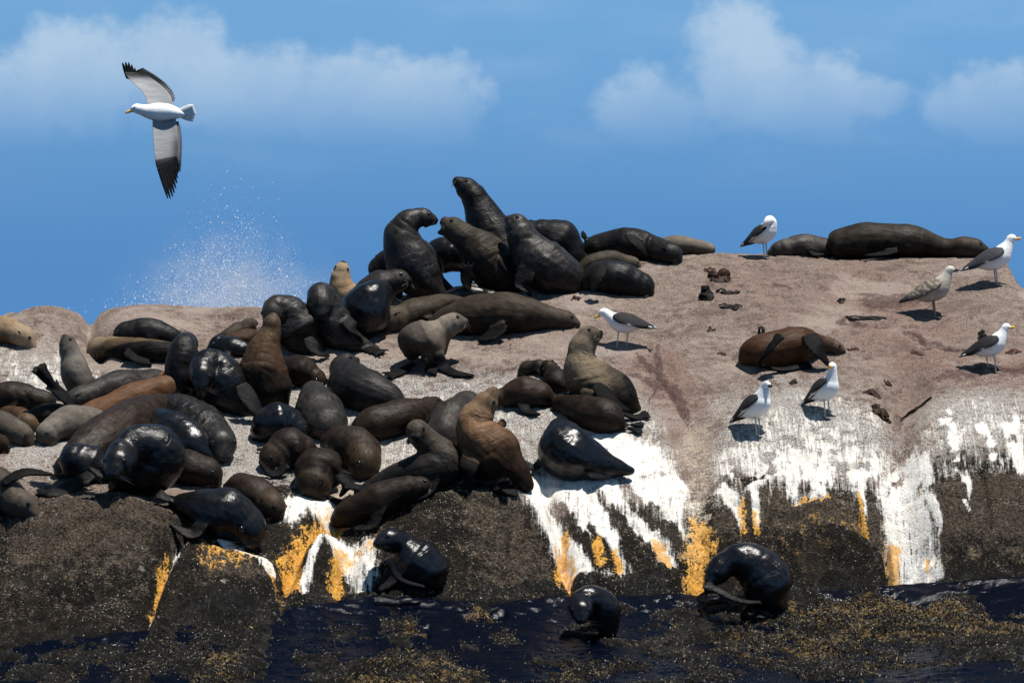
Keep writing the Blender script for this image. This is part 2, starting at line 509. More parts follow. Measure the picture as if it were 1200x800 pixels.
orange = un(stroke([(815, 600, 9), (822, 640, 17), (815, 690, 12)], 0.95), stroke([(660, 620, 4), (658, 645, 10), (660, 672, 11)], 0.95),
            stroke([(395, 603, 12), (362, 630, 12), (340, 655, 14), (346, 690, 9)], 0.95), stroke([(402, 645, 6), (395, 680, 8)], 0.95), stroke([(440, 640, 10), (410, 650, 9)], 0.95) * 0.55,
            stroke([(1045, 630, 10), (1050, 672, 9)], 0.95), stroke([(1085, 630, 8), (1088, 652, 7)], 0.95) * 0.6,
            stroke([(700, 630, 5), (706, 655, 7)], 0.95), stroke([(722, 648, 5), (727, 668, 5)], 0.95), stroke([(770, 640, 8), (785, 662, 6)], 0.95) * 0.9,
            stroke([(868, 600, 5), (872, 632, 5)], 0.95) * 0.8, stroke([(885, 610, 4), (888, 638, 4)], 0.95) * 0.7, stroke([(1004, 575, 3), (1015, 630, 3)], 0.95),
            stroke([(932, 592, 3), (975, 590, 3)], 0.95) * 0.9, stroke([(236, 600, 4), (240, 622, 5)], 0.95) * 0.6, stroke([(195, 668, 5), (178, 700, 5)], 0.95) * 0.8,
            stroke([(250, 668, 22), (290, 664, 16)], 0.8) * 0.42, stroke([(312, 668, 4), (325, 690, 3)], 0.95) * 0.6,
            stroke([(940, 640, 40), (1000, 630, 30)], 0.9) * 0.22) * front
red = un(poly([(740, 400), (800, 410), (830, 470), (815, 520), (760, 480), (720, 440)], 20) * 0.9,
         stroke([(800, 470, 30), (812, 540, 14)], 0.8) * 0.8,
         stroke([(1010, 350, 60), (1080, 400, 50), (1120, 440, 40), (1200, 430, 30)], 0.9) * 0.8,
         stroke([(1055, 480, 18), (1050, 530, 12)], 0.7), stroke([(640, 425, 8), (560, 440, 5)], 0.7) * 0.6, stroke([(600, 400, 20), (700, 400, 20)], 0.9) * 0.4,
         stroke([(880, 330, 60), (960, 380, 50)], 0.9) * 0.5)
brown = un(poly([(830, 560), (1040, 580), (1230, 545), (1230, 640), (1040, 650), (900, 625), (830, 640)], 26), poly([(520, 575), (600, 580), (645, 640), (640, 690), (560, 690)], 24) * .7,
            poly([(0, 580), (190, 585), (235, 640), (160, 690), (0, 690)], 40) * .8, poly([(225, 655), (300, 650), (310, 690), (240, 700)], 16) * .9) * front
stain = un(*[stroke(q, .7) for q in ([(745, 415, 3), (775, 440, 4), (800, 480, 4)], [(770, 405, 2.5), (772, 440, 4), (760, 470, 3)], [(735, 440, 3), (790, 455, 5), (815, 500, 5)],
            [(985, 374, 3), (1045, 375, 2.5)], [(1060, 384, 2), (1105, 400, 2), (1160, 412, 2)], [(1100, 440, 4), (1160, 430, 5), (1215, 432, 5)], [(620, 425, 3), (580, 440, 2.5), (545, 443, 2)],
            [(1052, 470, 7), (1046, 500, 6), (1052, 525, 8)], [(905, 336, 4), (930, 338, 2)], [(1020, 350, 14), (1080, 345, 10)])]) * .8
wet = un(sstep(jy - np.interp(jx, [0, 130, 230, 330, 440, 700, 930, 1200], [745, 730, 705, 690, 680, 680, 682, 664]), -14, 10) * front, 0.5 * dark)
algae = un(poly([(830, 752), (900, 720), (1040, 702), (1230, 712), (1230, 748), (1050, 752), (985, 772), (900, 775), (840, 765)], 12), stroke([(1020, 784, 12), (1110, 790, 14)]) * .5,
           poly([(400, 800), (460, 778), (560, 778), (640, 800), (560, 830), (400, 830)], 12) * 0.8,
           poly([(215, 800), (262, 765), (290, 772), (262, 800), (240, 830)], 8), stroke([(545, 712, 8), (590, 722, 6)]), stroke([(480, 736, 7), (500, 738, 6)]) * 0.8,
           stroke([(640, 790, 14), (720, 775, 8)]) * 0.6, stroke([(325, 690, 4), (335, 730, 5)]) * 0.6) * front

algae = algae * (0.40 + 0.60 * sstep(fbm2(XW * 2.0, DD * 4.5, 4, 611), .42, .58))
nI, nJ = PX.shape
verts = np.stack([XW, DD, ZG], -1).reshape(-1, 3)
idx = np.arange(nI * nJ).reshape(nI, nJ)
quads = np.stack([idx[:-1, :-1], idx[1:, :-1], idx[1:, 1:], idx[:-1, 1:]], -1).reshape(-1, 4)


def mesh_np(name, v, f, smooth=True):
    """mesh from arrays; f is an array of equal-sized faces or a list of such arrays"""
    fs = f if isinstance(f, list) else [f]
    me = bpy.data.meshes.new(name)
    me.vertices.add(len(v))
    me.vertices.foreach_set('co', np.ascontiguousarray(v, dtype=np.float32).ravel())
    loops = np.concatenate([a.ravel() for a in fs]).astype(np.int32)
    tot = np.concatenate([np.full(len(a), a.shape[1]) for a in fs]).astype(np.int32)
    start = np.concatenate([[0], np.cumsum(tot)[:-1]]).astype(np.int32)
    me.loops.add(len(loops))
    me.loops.foreach_set('vertex_index', loops)
    me.polygons.add(len(tot))
    me.polygons.foreach_set('loop_start', start)
    me.polygons.foreach_set('loop_total', tot)
    me.polygons.foreach_set('use_smooth', np.full(len(tot), smooth))
    me.update(calc_edges=True)
    return me


def fattr(me, name, arr):
    a = me.attributes.new(name, 'FLOAT', 'POINT')
    a.data.foreach_set('value', np.ascontiguousarray(arr, dtype=np.float32).ravel())


def cattr(me, name, arr):
    a = me.attributes.new(name, 'FLOAT_COLOR', 'POINT')
    if arr.shape[1] == 3:
        arr = np.concatenate([arr, np.ones((len(arr), 1))], 1)
    a.data.foreach_set('color', np.ascontiguousarray(arr, dtype=np.float32).ravel())


def link(name, me, mat, parent=None, **props):
    o = bpy.data.objects.new(name, me)
    if mat is not None and me is not None and not me.materials:
        me.materials.append(mat)
    COL.objects.link(o)
    if parent is not None:
        o.parent = parent
    for k, val in props.items():
        o[k] = val
    return o


rock_me = mesh_np('rock', verts, quads)
for nm, arr in (('guano', guano), ('cream', cream), ('orange', orange), ('dark', dark), ('pale', pale), ('red', red), ('wet', wet), ('algae', algae), ('brown', brown), ('stain', stain)):
    fattr(rock_me, nm, arr)
# arc length down the rock, for stains that run with the water
arc = np.concatenate([np.zeros((nI, 1)), np.cumsum(np.hypot(np.diff(DD, axis=1), np.diff(ZG, axis=1)), 1)], 1)
fattr(rock_me, 'run', arc)

m_rock, R, pb = new_mat('granite')
P = R.node('ShaderNodeTexCoord').outputs['Object']
A = {k: R.attr(k) for k in ('guano', 'cream', 'orange', 'dark', 'pale', 'red', 'wet', 'algae', 'run', 'brown', 'stain')}
nb = R.noise(P, 1.7, 4)
nm_ = R.noise(P, 9.0, 6, 0.6)
nf = R.noise(P, 48.0, 5, 0.65)
ng = R.noise(P, 150.0, 3, 0.7)
sepP = R.node('ShaderNodeSeparateXYZ')
R.put(sepP.inputs[0], P)
flow = R.node('ShaderNodeCombineXYZ')
R.put(flow.inputs[0], R.math('MULTIPLY', sepP.outputs[0], 1.0))
R.put(flow.inputs[1], R.math('MULTIPLY', A['run'], 0.14))
drip = R.noise(flow.outputs[0], 22.0, 5, 0.6)


def fac(mask, k1=0.7, k2=0.5, lo=0.42, hi=0.62, extra=None):
    s = R.math('ADD', mask, R.math('MULTIPLY', R.math('SUBTRACT', nm_, 0.5), k1))
    s = R.math('ADD', s, R.math('MULTIPLY', R.math('SUBTRACT', nf, 0.5), k2))
    if extra is not None:
        s = R.math('ADD', s, R.math('MULTIPLY', R.math('SUBTRACT', drip, 0.5), extra))
    return R.step(s, lo, hi)


nsp = R.noise(P, 75.0, 4, 0.7)
top = R.mix(R.step(nm_, 0.36, 0.64), (0.142, 0.098, 0.078), (0.335, 0.258, 0.212))
top = R.mix(R.math('MULTIPLY', R.step(nb, 0.42, 0.62), 0.6), top, (0.262, 0.196, 0.160))
top = R.mix(R.math('MULTIPLY', R.step(nsp, 0.53, 0.62), 0.62), top, (0.46, 0.395, 0.345))
top = R.mix(R.math('MULTIPLY', R.step(nsp, 0.46, 0.38), 0.6), top, (0.085, 0.060, 0.050))
top = R.mix(R.math('MULTIPLY', R.step(nf, 0.44, 0.33), 0.55), top, (0.075, 0.052, 0.044))
redc = R.mix(R.step(nf, 0.40, 0.60), (0.150, 0.080, 0.066), (0.330, 0.215, 0.175))
top = R.mix(R.math('MULTIPLY', fac(A['red'], 2.4, 1.2, 0.30, 0.80), 0.62), top, redc)
nbb = R.noise(R.vmul(P, (1.0, 1.0, 2.2)), 1.1, 5, 0.62, 0.4)
top = R.mix(R.math('MULTIPLY', R.step(nbb, 0.48, 0.62), 0.55), top, (0.450, 0.370, 0.315))
top = R.mix(R.math('MULTIPLY', R.step(nbb, 0.44, 0.33), 0.5), top, (0.120, 0.086, 0.074))
top = R.mix(R.math('MULTIPLY', fac(A['stain'], 2.0, 1.2, 0.35, 0.75), 0.7), top, (0.070, 0.036, 0.036))
palec = R.mix(R.step(nsp, 0.42, 0.56), (0.15, 0.138, 0.122), (0.60, 0.57, 0.53))
palec = R.mix(R.math('MULTIPLY', R.step(nm_, 0.5, 0.66), 0.5), palec, (0.17, 0.155, 0.14))
top = R.mix(R.math('MULTIPLY', fac(A['pale'], 2.4, 1.6, 0.18, 0.95), 0.9), top, palec)
darkc = R.mix(R.step(nf, 0.40, 0.66), (0.0035, 0.0028, 0.0022), (0.024, 0.018, 0.012))
darkc = R.mix(R.math('MULTIPLY', R.step(nm_, 0.48, 0.62), 0.55), darkc, (0.030, 0.018, 0.010))
darkc = R.mix(R.math('MULTIPLY', R.step(nb, 0.54, 0.66), 0.5), darkc, (0.050, 0.040, 0.028))
brownc = R.mix(R.step(nf, 0.40, 0.62), (0.040, 0.029, 0.020), (0.125, 0.096, 0.068))
darkc = R.mix(R.math('MULTIPLY', fac(A['brown'], 2.2, 1.0, 0.30, 0.80, 0.8), 0.8), darkc, brownc)
speck = R.step(R.noise(R.vmul(P, (0.6, 1.0, 1.8)), 75.0, 3, 0.6), 0.585, 0.66)
darkc = R.mix(R.math('MULTIPLY', R.math('MULTIPLY', speck, 0.7), R.step(nm_, 0.44, 0.58)), darkc, (0.30, 0.28, 0.245))
base = R.mix(fac(A['dark'], 2.6, 1.2, 0.35, 0.65, 0.8), top, darkc)
creamc = R.mix(R.step(nf, 0.36, 0.64), (0.36, 0.28, 0.20), (0.58, 0.50, 0.40))
base = R.mix(R.math('MULTIPLY', fac(A['cream'], 1.8, 1.4, 0.3, 0.7), 0.85), base, creamc)
whitec = R.mix(R.step(ng, 0.30, 0.50), (0.46, 0.43, 0.38), (0.72, 0.70, 0.655))
whitec = R.mix(R.math('MULTIPLY', R.step(drip, 0.48, 0.62), 0.55), whitec, (0.56, 0.50, 0.41))
whitec = R.mix(R.math('MULTIPLY', R.step(nm_, 0.54, 0.68), 0.5), whitec, (0.44, 0.40, 0.35))
thin = R.noise(R.vmul(flow.outputs[0], (2.2, 0.8, 1.0)), 26.0, 4, 0.6)
gs = R.math('ADD', A['guano'], R.math('MULTIPLY', R.math('SUBTRACT', nm_, 0.5), 1.2))
gs = R.math('ADD', gs, R.math('MULTIPLY', R.math('SUBTRACT', nf, 0.5), 1.3))
gs = R.math('ADD', gs, R.math('MULTIPLY', R.math('SUBTRACT', drip, 0.5), 2.0))
gs = R.math('ADD', gs, R.math('MULTIPLY', R.math('SUBTRACT', thin, 0.5), 1.2))
gf = R.math('MULTIPLY', R.math('MULTIPLY', R.step(gs, 0.14, 0.96), 0.97), R.step(A['guano'], 0.03, 0.2))
base = R.mix(gf, base, whitec)
oranc = R.mix(R.step(nf, 0.40, 0.58), (0.46, 0.18, 0.010), (0.60, 0.31, 0.035))
oranc = R.mix(R.math('MULTIPLY', R.step(nsp, 0.54, 0.62), 0.5), oranc, (0.66, 0.55, 0.40))
oranc = R.mix(R.math('MULTIPLY', R.step(nsp, 0.40, 0.33), 0.6), oranc, (0.14, 0.08, 0.03))
of = R.math('MULTIPLY', fac(A['orange'], 2.4, 2.2, 0.36, 0.80, 1.8), R.step(A['orange'], 0.03, 0.35))
base = R.mix(R.math('MULTIPLY', of, 0.86), base, oranc)
wetm = R.step(A['wet'], 0.55, 0.9)
film = R.math('MULTIPLY', wetm, R.step(R.noise(P, 6.0, 3), 0.36, 0.58))
weed = R.mix(R.step(nf, 0.40, 0.62), (0.002, 0.002, 0.002), (0.008, 0.006, 0.004))
weed = R.mix(R.math('MULTIPLY', R.step(nsp, 0.64, 0.69), 0.5), weed, (0.16, 0.13, 0.075))
base = R.mix(R.math('MULTIPLY', wetm, R.math('SUBTRACT', 1.0, R.math('MAXIMUM', gf, of))), base, weed)
alg = R.mix(R.step(nf, 0.44, 0.60), (0.016, 0.009, 0.005), (0.20, 0.13, 0.045))
base = R.mix(R.math('MULTIPLY', fac(A['algae'], 3.0, 2.4, 0.62, 0.80), 0.75), base, alg)
grain = R.lerp(gf, R.math('ADD', 0.50, R.math('MULTIPLY', ng, 1.0)), 1.0)
gc = R.node('ShaderNodeCombineColor')
for k in range(3):
    R.put(gc.inputs[k], grain)
base = R.mix(1.0, base, gc.outputs[0], 'MULTIPLY')
R.put(pb.inputs['Base Color'], base)
R.put(pb.inputs['Roughness'], R.lerp(R.math('MULTIPLY', film, R.math('SUBTRACT', 1.0, gf)), R.lerp(A['wet'], 0.9, 0.55), 0.30))
R.put(pb.inputs['Specular IOR Level'], R.lerp(film, 0.12, 0.15))
hgt = R.math('ADD', R.math('MULTIPLY', nf, 1.3), R.math('MULTIPLY', nsp, 0.8))
hgt = R.math('ADD', hgt, R.math('MULTIPLY', nm_, 1.6))
bmp = R.node('ShaderNodeBump')
R.put(bmp.inputs['Strength'], R.math('MULTIPLY', R.lerp(R.math('MAXIMUM', gf, of), 1.0, 0.4), R.lerp(film, 1.0, 0.55)))
bmp.inputs['Distance'].default_value = 0.030
R.put(bmp.inputs['Height'], hgt)
R.put(pb.inputs['Normal'], bmp.outputs[0])
rock = link('rock', rock_me, m_rock, kind='structure', label='long granite rock hump streaked with white guano and orange lichen')

# ------------------------------------------------------------------ the sea and the wash over the ledge
m_sea, S_, sb = new_mat('sea_water')
sb.inputs['Base Color'].default_value = (0.006, 0.014, 0.030, 1)
sb.inputs['Roughness'].default_value = 0.10
sb.inputs['IOR'].default_value = 1.33
Ps = S_.node('ShaderNodeTexCoord').outputs['Object']
sh = S_.math('ADD', S_.noise(Ps, 3.0, 4, 0.55), S_.math('MULTIPLY', S_.noise(S_.vmul(Ps, (1.0, 1.6, 1.0)), 14.0, 3, 0.6), 0.45))
sbm = S_.node('ShaderNodeBump')
sbm.inputs['Strength'].default_value = 0.9
sbm.inputs['Distance'].default_value = 0.06
S_.put(sbm.inputs['Height'], sh)
S_.put(sb.inputs['Normal'], sbm.outputs[0])
n = 60
gx = np.sign(np.linspace(-1, 1, n)) * np.abs(np.linspace(-1, 1, n)) ** 3 * 9000
gy = np.sign(np.linspace(-1, 1, n)) * np.abs(np.linspace(-1, 1, n)) ** 3 * 9000 + 35
sxg, syg = np.meshgrid(gx, gy, indexing='ij')
sid = np.arange(n * n).reshape(n, n)
sea_me = mesh_np('sea', np.stack([sxg, syg, np.zeros_like(sxg)], -1).reshape(-1, 3),
                 np.stack([sid[:-1, :-1], sid[1:, :-1], sid[1:, 1:], sid[:-1, 1:]], -1).reshape(-1, 4))
link('sea', sea_me, m_sea, kind='structure')

# thin wash of seawater running over the ledge at the foot of the rock
wj = (DG > 29.0) & (DG < 33.75)
wi = np.nonzero((PG > -300) & (PG < 1500))[0]
wp, wd = np.meshgrid(PG[wi], DG[wj], indexing='ij')
ws = Y0[np.ix_(wi, np.nonzero(wj)[0])]
kk = 41
kern = np.hanning(kk + 2)[1:-1]
kern /= kern.sum()
zs = EYE + (400 - ws) / F * wd
zp = np.pad(zs, ((kk // 2, kk // 2), (0, 0)), mode='edge')
zs = sum(kern[q] * zp[q:q + zs.shape[0]] for q in range(kk))
wx = (wp - 600) / F * wd
rip = (fbm2(wx * 2.2 + 3, wd * 5.0, 3, 301) - 0.5) * 0.040 + (fbm2(wx * 9.0, wd * 20.0, 3, 311) - 0.5) * 0.018 + (fbm2(wx * 26.0, wd * 50.0, 2, 315) - 0.5) * 0.008
bound = np.interp(wp, [-300, 0, 130, 230, 330, 440, 560, 700, 930, 1040, 1200, 1500], [760, 757, 742, 730, 712, 697, 703, 697, 694, 684, 674, 670])
zw = zs + 0.003 + rip - 0.30 * sstep(bound - ws, -2, 14)
al = algae[np.ix_(wi, np.nonzero(wj)[0])]
zw = zw - 0.028 * al
wid = np.arange(wp.size).reshape(wp.shape)
wash_me = mesh_np('wash', np.stack([wx, wd, zw], -1).reshape(-1, 3),
                  np.stack([wid[:-1, :-1], wid[1:, :-1], wid[1:, 1:], wid[:-1, 1:]], -1).reshape(-1, 4))
m_wash, S2, wb = new_mat('wash_water')
wb.inputs['Base Color'].default_value = (0.0005, 0.0013, 0.0050, 1)
wb.inputs['Roughness'].default_value = 0.13
wb.inputs['IOR'].default_value = 1.33
wb.inputs['Specular IOR Level'].default_value = 0.24
Pw = S2.node('ShaderNodeTexCoord').outputs['Object']
wn = S2.noise(S2.vmul(Pw, (1.0, 1.5, 1.0)), 48.0, 4, 0.65)
wbm = S2.node('ShaderNodeBump')
wbm.inputs['Strength'].default_value = 0.28
wbm.inputs['Distance'].default_value = 0.02
S2.put(wbm.inputs['Height'], wn)
S2.put(wb.inputs['Normal'], wbm.outputs[0])
link('water', wash_me, m_wash, kind='structure')

# ------------------------------------------------------------------ fur seals
def vec(a):
    return np.array(a, float)


def unit(a):
    return a / (np.linalg.norm(a) + 1e-12)


def catmull(P, n):
    """smooth curve through the rows of P (any number of columns)"""
    P = np.asarray(P, float)
    m = len(P)
    Q = np.vstack([2 * P[0] - P[1], P, 2 * P[-1] - P[-2]])
    L = np.concatenate([[0], np.cumsum(np.linalg.norm(np.diff(P[:, :3], axis=0), axis=1) + 1e-6)])
    s = np.linspace(0, L[-1], n)
    i = np.clip(np.searchsorted(L, s, side='right') - 1, 0, m - 2)
    t = ((s - L[i]) / (L[i + 1] - L[i]))[:, None]
    p0, p1, p2, p3 = Q[i], Q[i + 1], Q[i + 2], Q[i + 3]
    return 0.5 * (2 * p1 + (p2 - p0) * t + (2 * p0 - 5 * p1 + 4 * p2 - p3) * t * t + (3 * p1 - p0 - 3 * p2 + p3) * t ** 3)


class Shell:
    """collects closed shells that are later fused into one skin"""
    def __init__(self):
        self.v = []
        self.f3 = []
        self.f4 = []
        self.n = 0

    def loft(self, rings, c0, c1):
        k = len(rings[0])
        m = len(rings)
        base = self.n
        self.v.extend(rings)
        self.v.append(np.array([c0, c1]))
        self.n += k * m + 2
        ii = np.arange(k)
        jj = (ii + 1) % k
        for r in range(m - 1):
            self.f4.append(np.stack([base + r * k + ii, base + r * k + jj, base + (r + 1) * k + jj, base + (r + 1) * k + ii], 1))
        a, b = base + k * m, base + k * m + 1
        self.f3.append(np.stack([np.full(k, a), base + jj, base + ii], 1))
        self.f3.append(np.stack([np.full(k, b), base + (m - 1) * k + ii, base + (m - 1) * k + jj], 1))

    def tube(self, P, R, up=(0, 0, 1), flat=1.0, seg=20):
        """swept tube; flat is height over width of the section"""
        P = np.asarray(P)
        T = np.gradient(P, axis=0)
        rings = []
        side = None
        ang = np.arange(seg) / seg * 2 * math.pi
        for p, t, r in zip(P, T, R):
            t = unit(t)
            if side is None:
                s = np.cross(t, up)
                if np.linalg.norm(s) < 0.1:
                    s = np.cross(t, (0, 1, 0))
            else:
                s = side - t * side.dot(t)
            s = unit(s)
            side = s
            w = np.cross(s, t)
            rings.append(p + r * (np.cos(ang)[:, None] * s + np.sin(ang)[:, None] * w * flat))
        self.loft(rings, P[0] - unit(T[0]) * R[0] * 0.5, P[-1] + unit(T[-1]) * R[-1] * 0.5)

    def paddle(self, P, Wd, nrm, th):
        """flat blade along P; Wd half widths, th half thickness"""
        P = np.asarray(P)
        T = np.gradient(P, axis=0)
        ang = np.arange(14) / 14 * 2 * math.pi
        rings = []
        for p, t, w in zip(P, T, Wd):
            t = unit(t)
            s = unit(np.cross(t, nrm))
            n_ = np.cross(s, t)
            rings.append(p + w * np.cos(ang)[:, None] * s + min(th, w) * np.sin(ang)[:, None] * n_)
        self.loft(rings, P[0] - unit(T[0]) * 0.005, P[-1] + unit(T[-1]) * 0.006)

    def ball(self, c, ax, rx, ry, rz, up):
        """ellipsoid: rx along ax, rz along up"""
        ax = unit(ax)
        s = unit(np.cross(ax, up))
        u_ = np.cross(s, ax)
        rings = []
        ang = np.arange(18) / 18 * 2 * math.pi
        for th in np.linspace(0.12, math.pi - 0.12, 13):
            rings.append(c - ax * rx * math.cos(th) + math.sin(th) * (np.cos(ang)[:, None] * s * ry + np.sin(ang)[:, None] * u_ * rz))
        self.loft(rings, c - ax * rx, c + ax * rx)

    def mesh(self, name):
        v = np.concatenate(self.v)
        return mesh_np(name, v, [np.concatenate(self.f4)[:, ::-1], np.concatenate(self.f3)[:, ::-1]])


KEYS = {   # back, belly, head, wetness, grizzle
    'blk': ((0.0050, 0.0050, 0.0056), (0.0045, 0.0040, 0.0040), (0.0060, 0.0060, 0.0065), 0.85, 0.05),
    'nav': ((0.0045, 0.0048, 0.0062), (0.0040, 0.0040, 0.0045), (0.0050, 0.0050, 0.0060), 1.00, 0.0),
    'dul': ((0.0075, 0.0068, 0.0068), (0.0055, 0.0045, 0.0042), (0.0100, 0.0088, 0.0082), 0.45, 0.15),
    'grz': ((0.0120, 0.0108, 0.0100), (0.0070, 0.0055, 0.0048), (0.0190, 0.0170, 0.0155), 0.58, 0.9),
    'dbr': ((0.0165, 0.0105, 0.0070), (0.0090, 0.0056, 0.0038), (0.0170, 0.0120, 0.0085), 0.35, 0.20),
    'brn': ((0.0620, 0.0350, 0.0180), (0.0280, 0.0140, 0.0070), (0.1050, 0.0700, 0.0420), 0.30, 0.30),
    'rbr': ((0.0700, 0.0340, 0.0160), (0.0850, 0.0370, 0.0150), (0.1100, 0.0750, 0.0500), 0.30, 0.2),
    'olv': ((0.0280, 0.0220, 0.0155), (0.0150, 0.0100, 0.0066), (0.0440, 0.0350, 0.0265), 0.25, 0.35),
    'gry': ((0.1250, 0.1130, 0.0980), (0.0700, 0.0550, 0.0420), (0.1650, 0.1500, 0.1310), 0.12, 0.3),
    'dgr': ((0.0230, 0.0200, 0.0180), (0.0260, 0.0190, 0.0150), (0.0280, 0.0250, 0.0220), 0.40, 0.5),
    'tan': ((0.1900, 0.1400, 0.0900), (0.0850, 0.0540, 0.0310), (0.2300, 0.1800, 0.1260), 0.15, 0.3),
    'pup': ((0.0140, 0.0090, 0.0062), (0.0080, 0.0050, 0.0036), (0.0240, 0.0160, 0.0095), 0.30, 0.25),
}
SEALS = []


def S(label, key, spine, nose, D=None, G=None, ff='auto', hf='auto', group=None, wr=0.0, open_=False, cat='seal', eyes=True, name='fur_seal', hup=None, tint=1.0):
    SEALS.append(dict(label=label, key=key, spine=spine, nose=nose, D=D, G=G, ff=ff, hf=hf, group=group, wr=wr, open=open_, cat=cat, eyes=eyes, name=name, hup=hup, tint=tint))


CL = 'seals gathered on the highest part of the rock'
LP = 'seals packed together on the sloping rock'
PU = 'young seals resting between the adults'
WL = 'wet seals on the ledge by the water'
CR = 'seals sleeping along the crest'

# --- the group on the high part
S('black bull seal rearing tallest of all with its nose in the air', 'dul', [(612, 318, 10), (602, 310, 24), (589, 296, 30), (574, 270, 26, .03), (562, 245, 20, .05), (551, 225, 14.5, .05)], (533, 207, 0.0), D=39.0, ff='none', hf='none', wr=.010, group=CL)
S('upright dark grey bull seal facing the roaring one, mouth slightly open', 'grz', [(540, 350, 6), (524, 346, 14), (503, 336, 25), (484, 310, 30), (473, 284, 26), (478, 263, 20), (491, 255, 13)], (514, 257, 0), G=(500, 352), ff=[([(470, 305, -.1), (462, 330, -.15), (470, 350, -.2)], 14)], hf=[([(525, 350, -.1), (545, 356, -.15)], 8)], wr=.010, group=CL)
S('brown bull seal roaring with jaws wide open', 'olv', [(612, 345, 8), (600, 335, 20), (584, 319, 28), (566, 299, 27), (550, 284, 21), (534, 270, 15)], (517, 258, 0), G=(585, 347), ff=[([(590, 300, -.2), (602, 318, -.25), (606, 335, -.25)], 12)], hf=[([(560, 346, -.25), (549, 335, -.32), (546, 312, -.34)], 9)], wr=.014, open_=True, group=CL)
S('silver flecked black bull seal sitting with nose tipped up', 'grz', [(690, 338, 7), (670, 328, 21), (648, 318, 29), (627, 302, 28), (614, 282, 22), (608, 267, 15)], (597, 254, 0), G=(650, 346), ff=[([(618, 312, -.2), (613, 335, -.22), (622, 346, 'g')], 13)], hf='none', wr=.008, group=CL)
S('black seal humped up behind the silver flecked bull', 'dul', [(690, 308, 8), (674, 302, 18), (657, 286, 26), (640, 276, 23), (625, 273, 17)], (612, 279, .1), D=39.1, ff='none', hf='none', eyes=False, group=CL)
S('black seal crouching between two quarrelling bulls', 'blk', [(548, 315, 9), (536, 303, 21), (519, 297, 22), (506, 300, 15)], (497, 306, 0), D=38.9, ff='none', hf='none', eyes=False, group=CL)
S('small black hump of a seal behind the upright grey bull', 'dul', [(475, 318, 12), (458, 310, 18), (447, 312, 14)], (437, 320, 0), D=38.8, ff='none', hf='none', eyes=False, group=CL)
S('buff necked seal with only its raised head showing above the heap', 'tan', [(428, 362, 10), (416, 354, 15), (403, 343, 16), (399, 330, 13.5), (400, 320, 11)], (402, 308, -.03), D=38.5, ff='none', hf='none', group=CL, hup=(0, -1, .3))
S('dark brown seal lying with pale muzzle behind a navy black back', 'dgr', [(412, 352, 10), (430, 345, 20), (450, 334, 20), (464, 329, 14)], (480, 326, -.03), D=37.9, ff='none', hf='none', group=CL, tint=.7)
S('large blue black seal seen from behind at the end of the heap', 'nav', [(404, 398, 9), (415, 384, 24), (428, 366, 30), (436, 352, 26), (443, 345, 18, .1)], (452, 346, .25), G=(428, 402), ff='none', hf='none', eyes=False, group=CL)
S('grizzled black seal bowing its head to its chest', 'grz', [(446, 412, 5), (420, 404, 13), (398, 392, 22), (386, 372, 23), (381, 352, 21), (375, 347, 17, -.08)], (377, 374, -.2), G=(398, 413), ff=[([(402, 370, -.1), (414, 385, -.2), (424, 406, 'g')], 10)], hf=[([(420, 406, 'g'), (446, 413, 'g')], 9)], wr=.012, eyes=False, group=CL)
S('grizzled black seal hunched over with deep folds in its back', 'grz', [(378, 414, 7), (360, 402, 21), (349, 384, 30), (337, 366, 23, -.05), (323, 362, 16, -.1)], (313, 382, -.15), G=(348, 415), ff=[([(360, 395, -.2), (372, 412, -.25), (386, 417, 'g')], 10)], hf='none', wr=.020, eyes=False, group=CL)
S('olive brown seal pointing its nose straight up over black hindquarters', 'brn', [(330, 482, 10), (318, 464, 28), (309, 440, 30), (310, 414, 23), (315, 396, 17), (318, 382, 12)], (322, 367, .03), G=(312, 484), ff='none', hf='none', wr=.010, eyes=False, group=LP, tint=.62)
S('dark brown pup lying just behind the nose pointing seal', 'pup', [(322, 428, 10), (338, 434, 18), (357, 438, 20), (368, 443, 14)], (376, 453, -.05), name='seal_pup', cat='seal pup', group=PU)
S('wet black seal bowing its head with bright folds on its flank', 'blk', [(312, 492, 7), (292, 481, 17), (273, 463, 27), (256, 440, 29), (244, 426, 21, -.05), (238, 432, 16, -.15)], (235, 456, -.2), G=(280, 488), ff=[([(282, 450, -.22), (298, 476, -.28), (314, 494, 'g')], 13)], hf='none', wr=.014, eyes=False, group=LP)
S('black seal holding its neck up like a post, seen from behind', 'dul', [(228, 465, 10), (218, 450, 22), (214, 430, 21), (216, 408, 17), (218, 402, 14.5, .1)], (222, 405, .25), G=(215, 470), ff='none', hf='none', eyes=False, wr=.006, group=LP)
S('olive brown seal with raised grey muzzle far back by the boulder edge', 'olv', [(252, 399, 7), (270, 393, 11), (284, 385, 10), (292, 380, 8)], (302, 376, 0), hf='none', ff='none', group=LP)
S('brown seal flat on the rock below the olive seal with raised muzzle', 'brn', [(258, 404, 8), (278, 399, 12), (298, 396, 11), (306, 394, 8)], (314, 392, 0), hf='none', ff='none', eyes=False, group=LP, tint=.8)
S('dark glossy seal head peeping over the wet bowed seal', 'blk', [(292, 412, 8), (274, 407, 13), (258, 403, 12)], (241, 412, -.04), hf='none', ff='none', group=LP)
S('jet black seal asleep alone at the foot of the pale boulder', 'dul', [(214, 402, 6), (197, 393, 13), (172, 388, 17), (150, 390, 15)], (133, 398, 0), eyes=False, ff='none', hf='none', group=LP)
S('tan seal with a dark face drooping its head onto white rock', 'tan', [(228, 418, 8), (200, 414, 14), (168, 412, 16), (138, 409, 16), (116, 408, 15.5)], (114, 431, -.12), ff=[([(146, 412, -.2), (162, 421, -.2), (178, 428, 'g')], 9)], hf='none', group=LP, tint=.8)
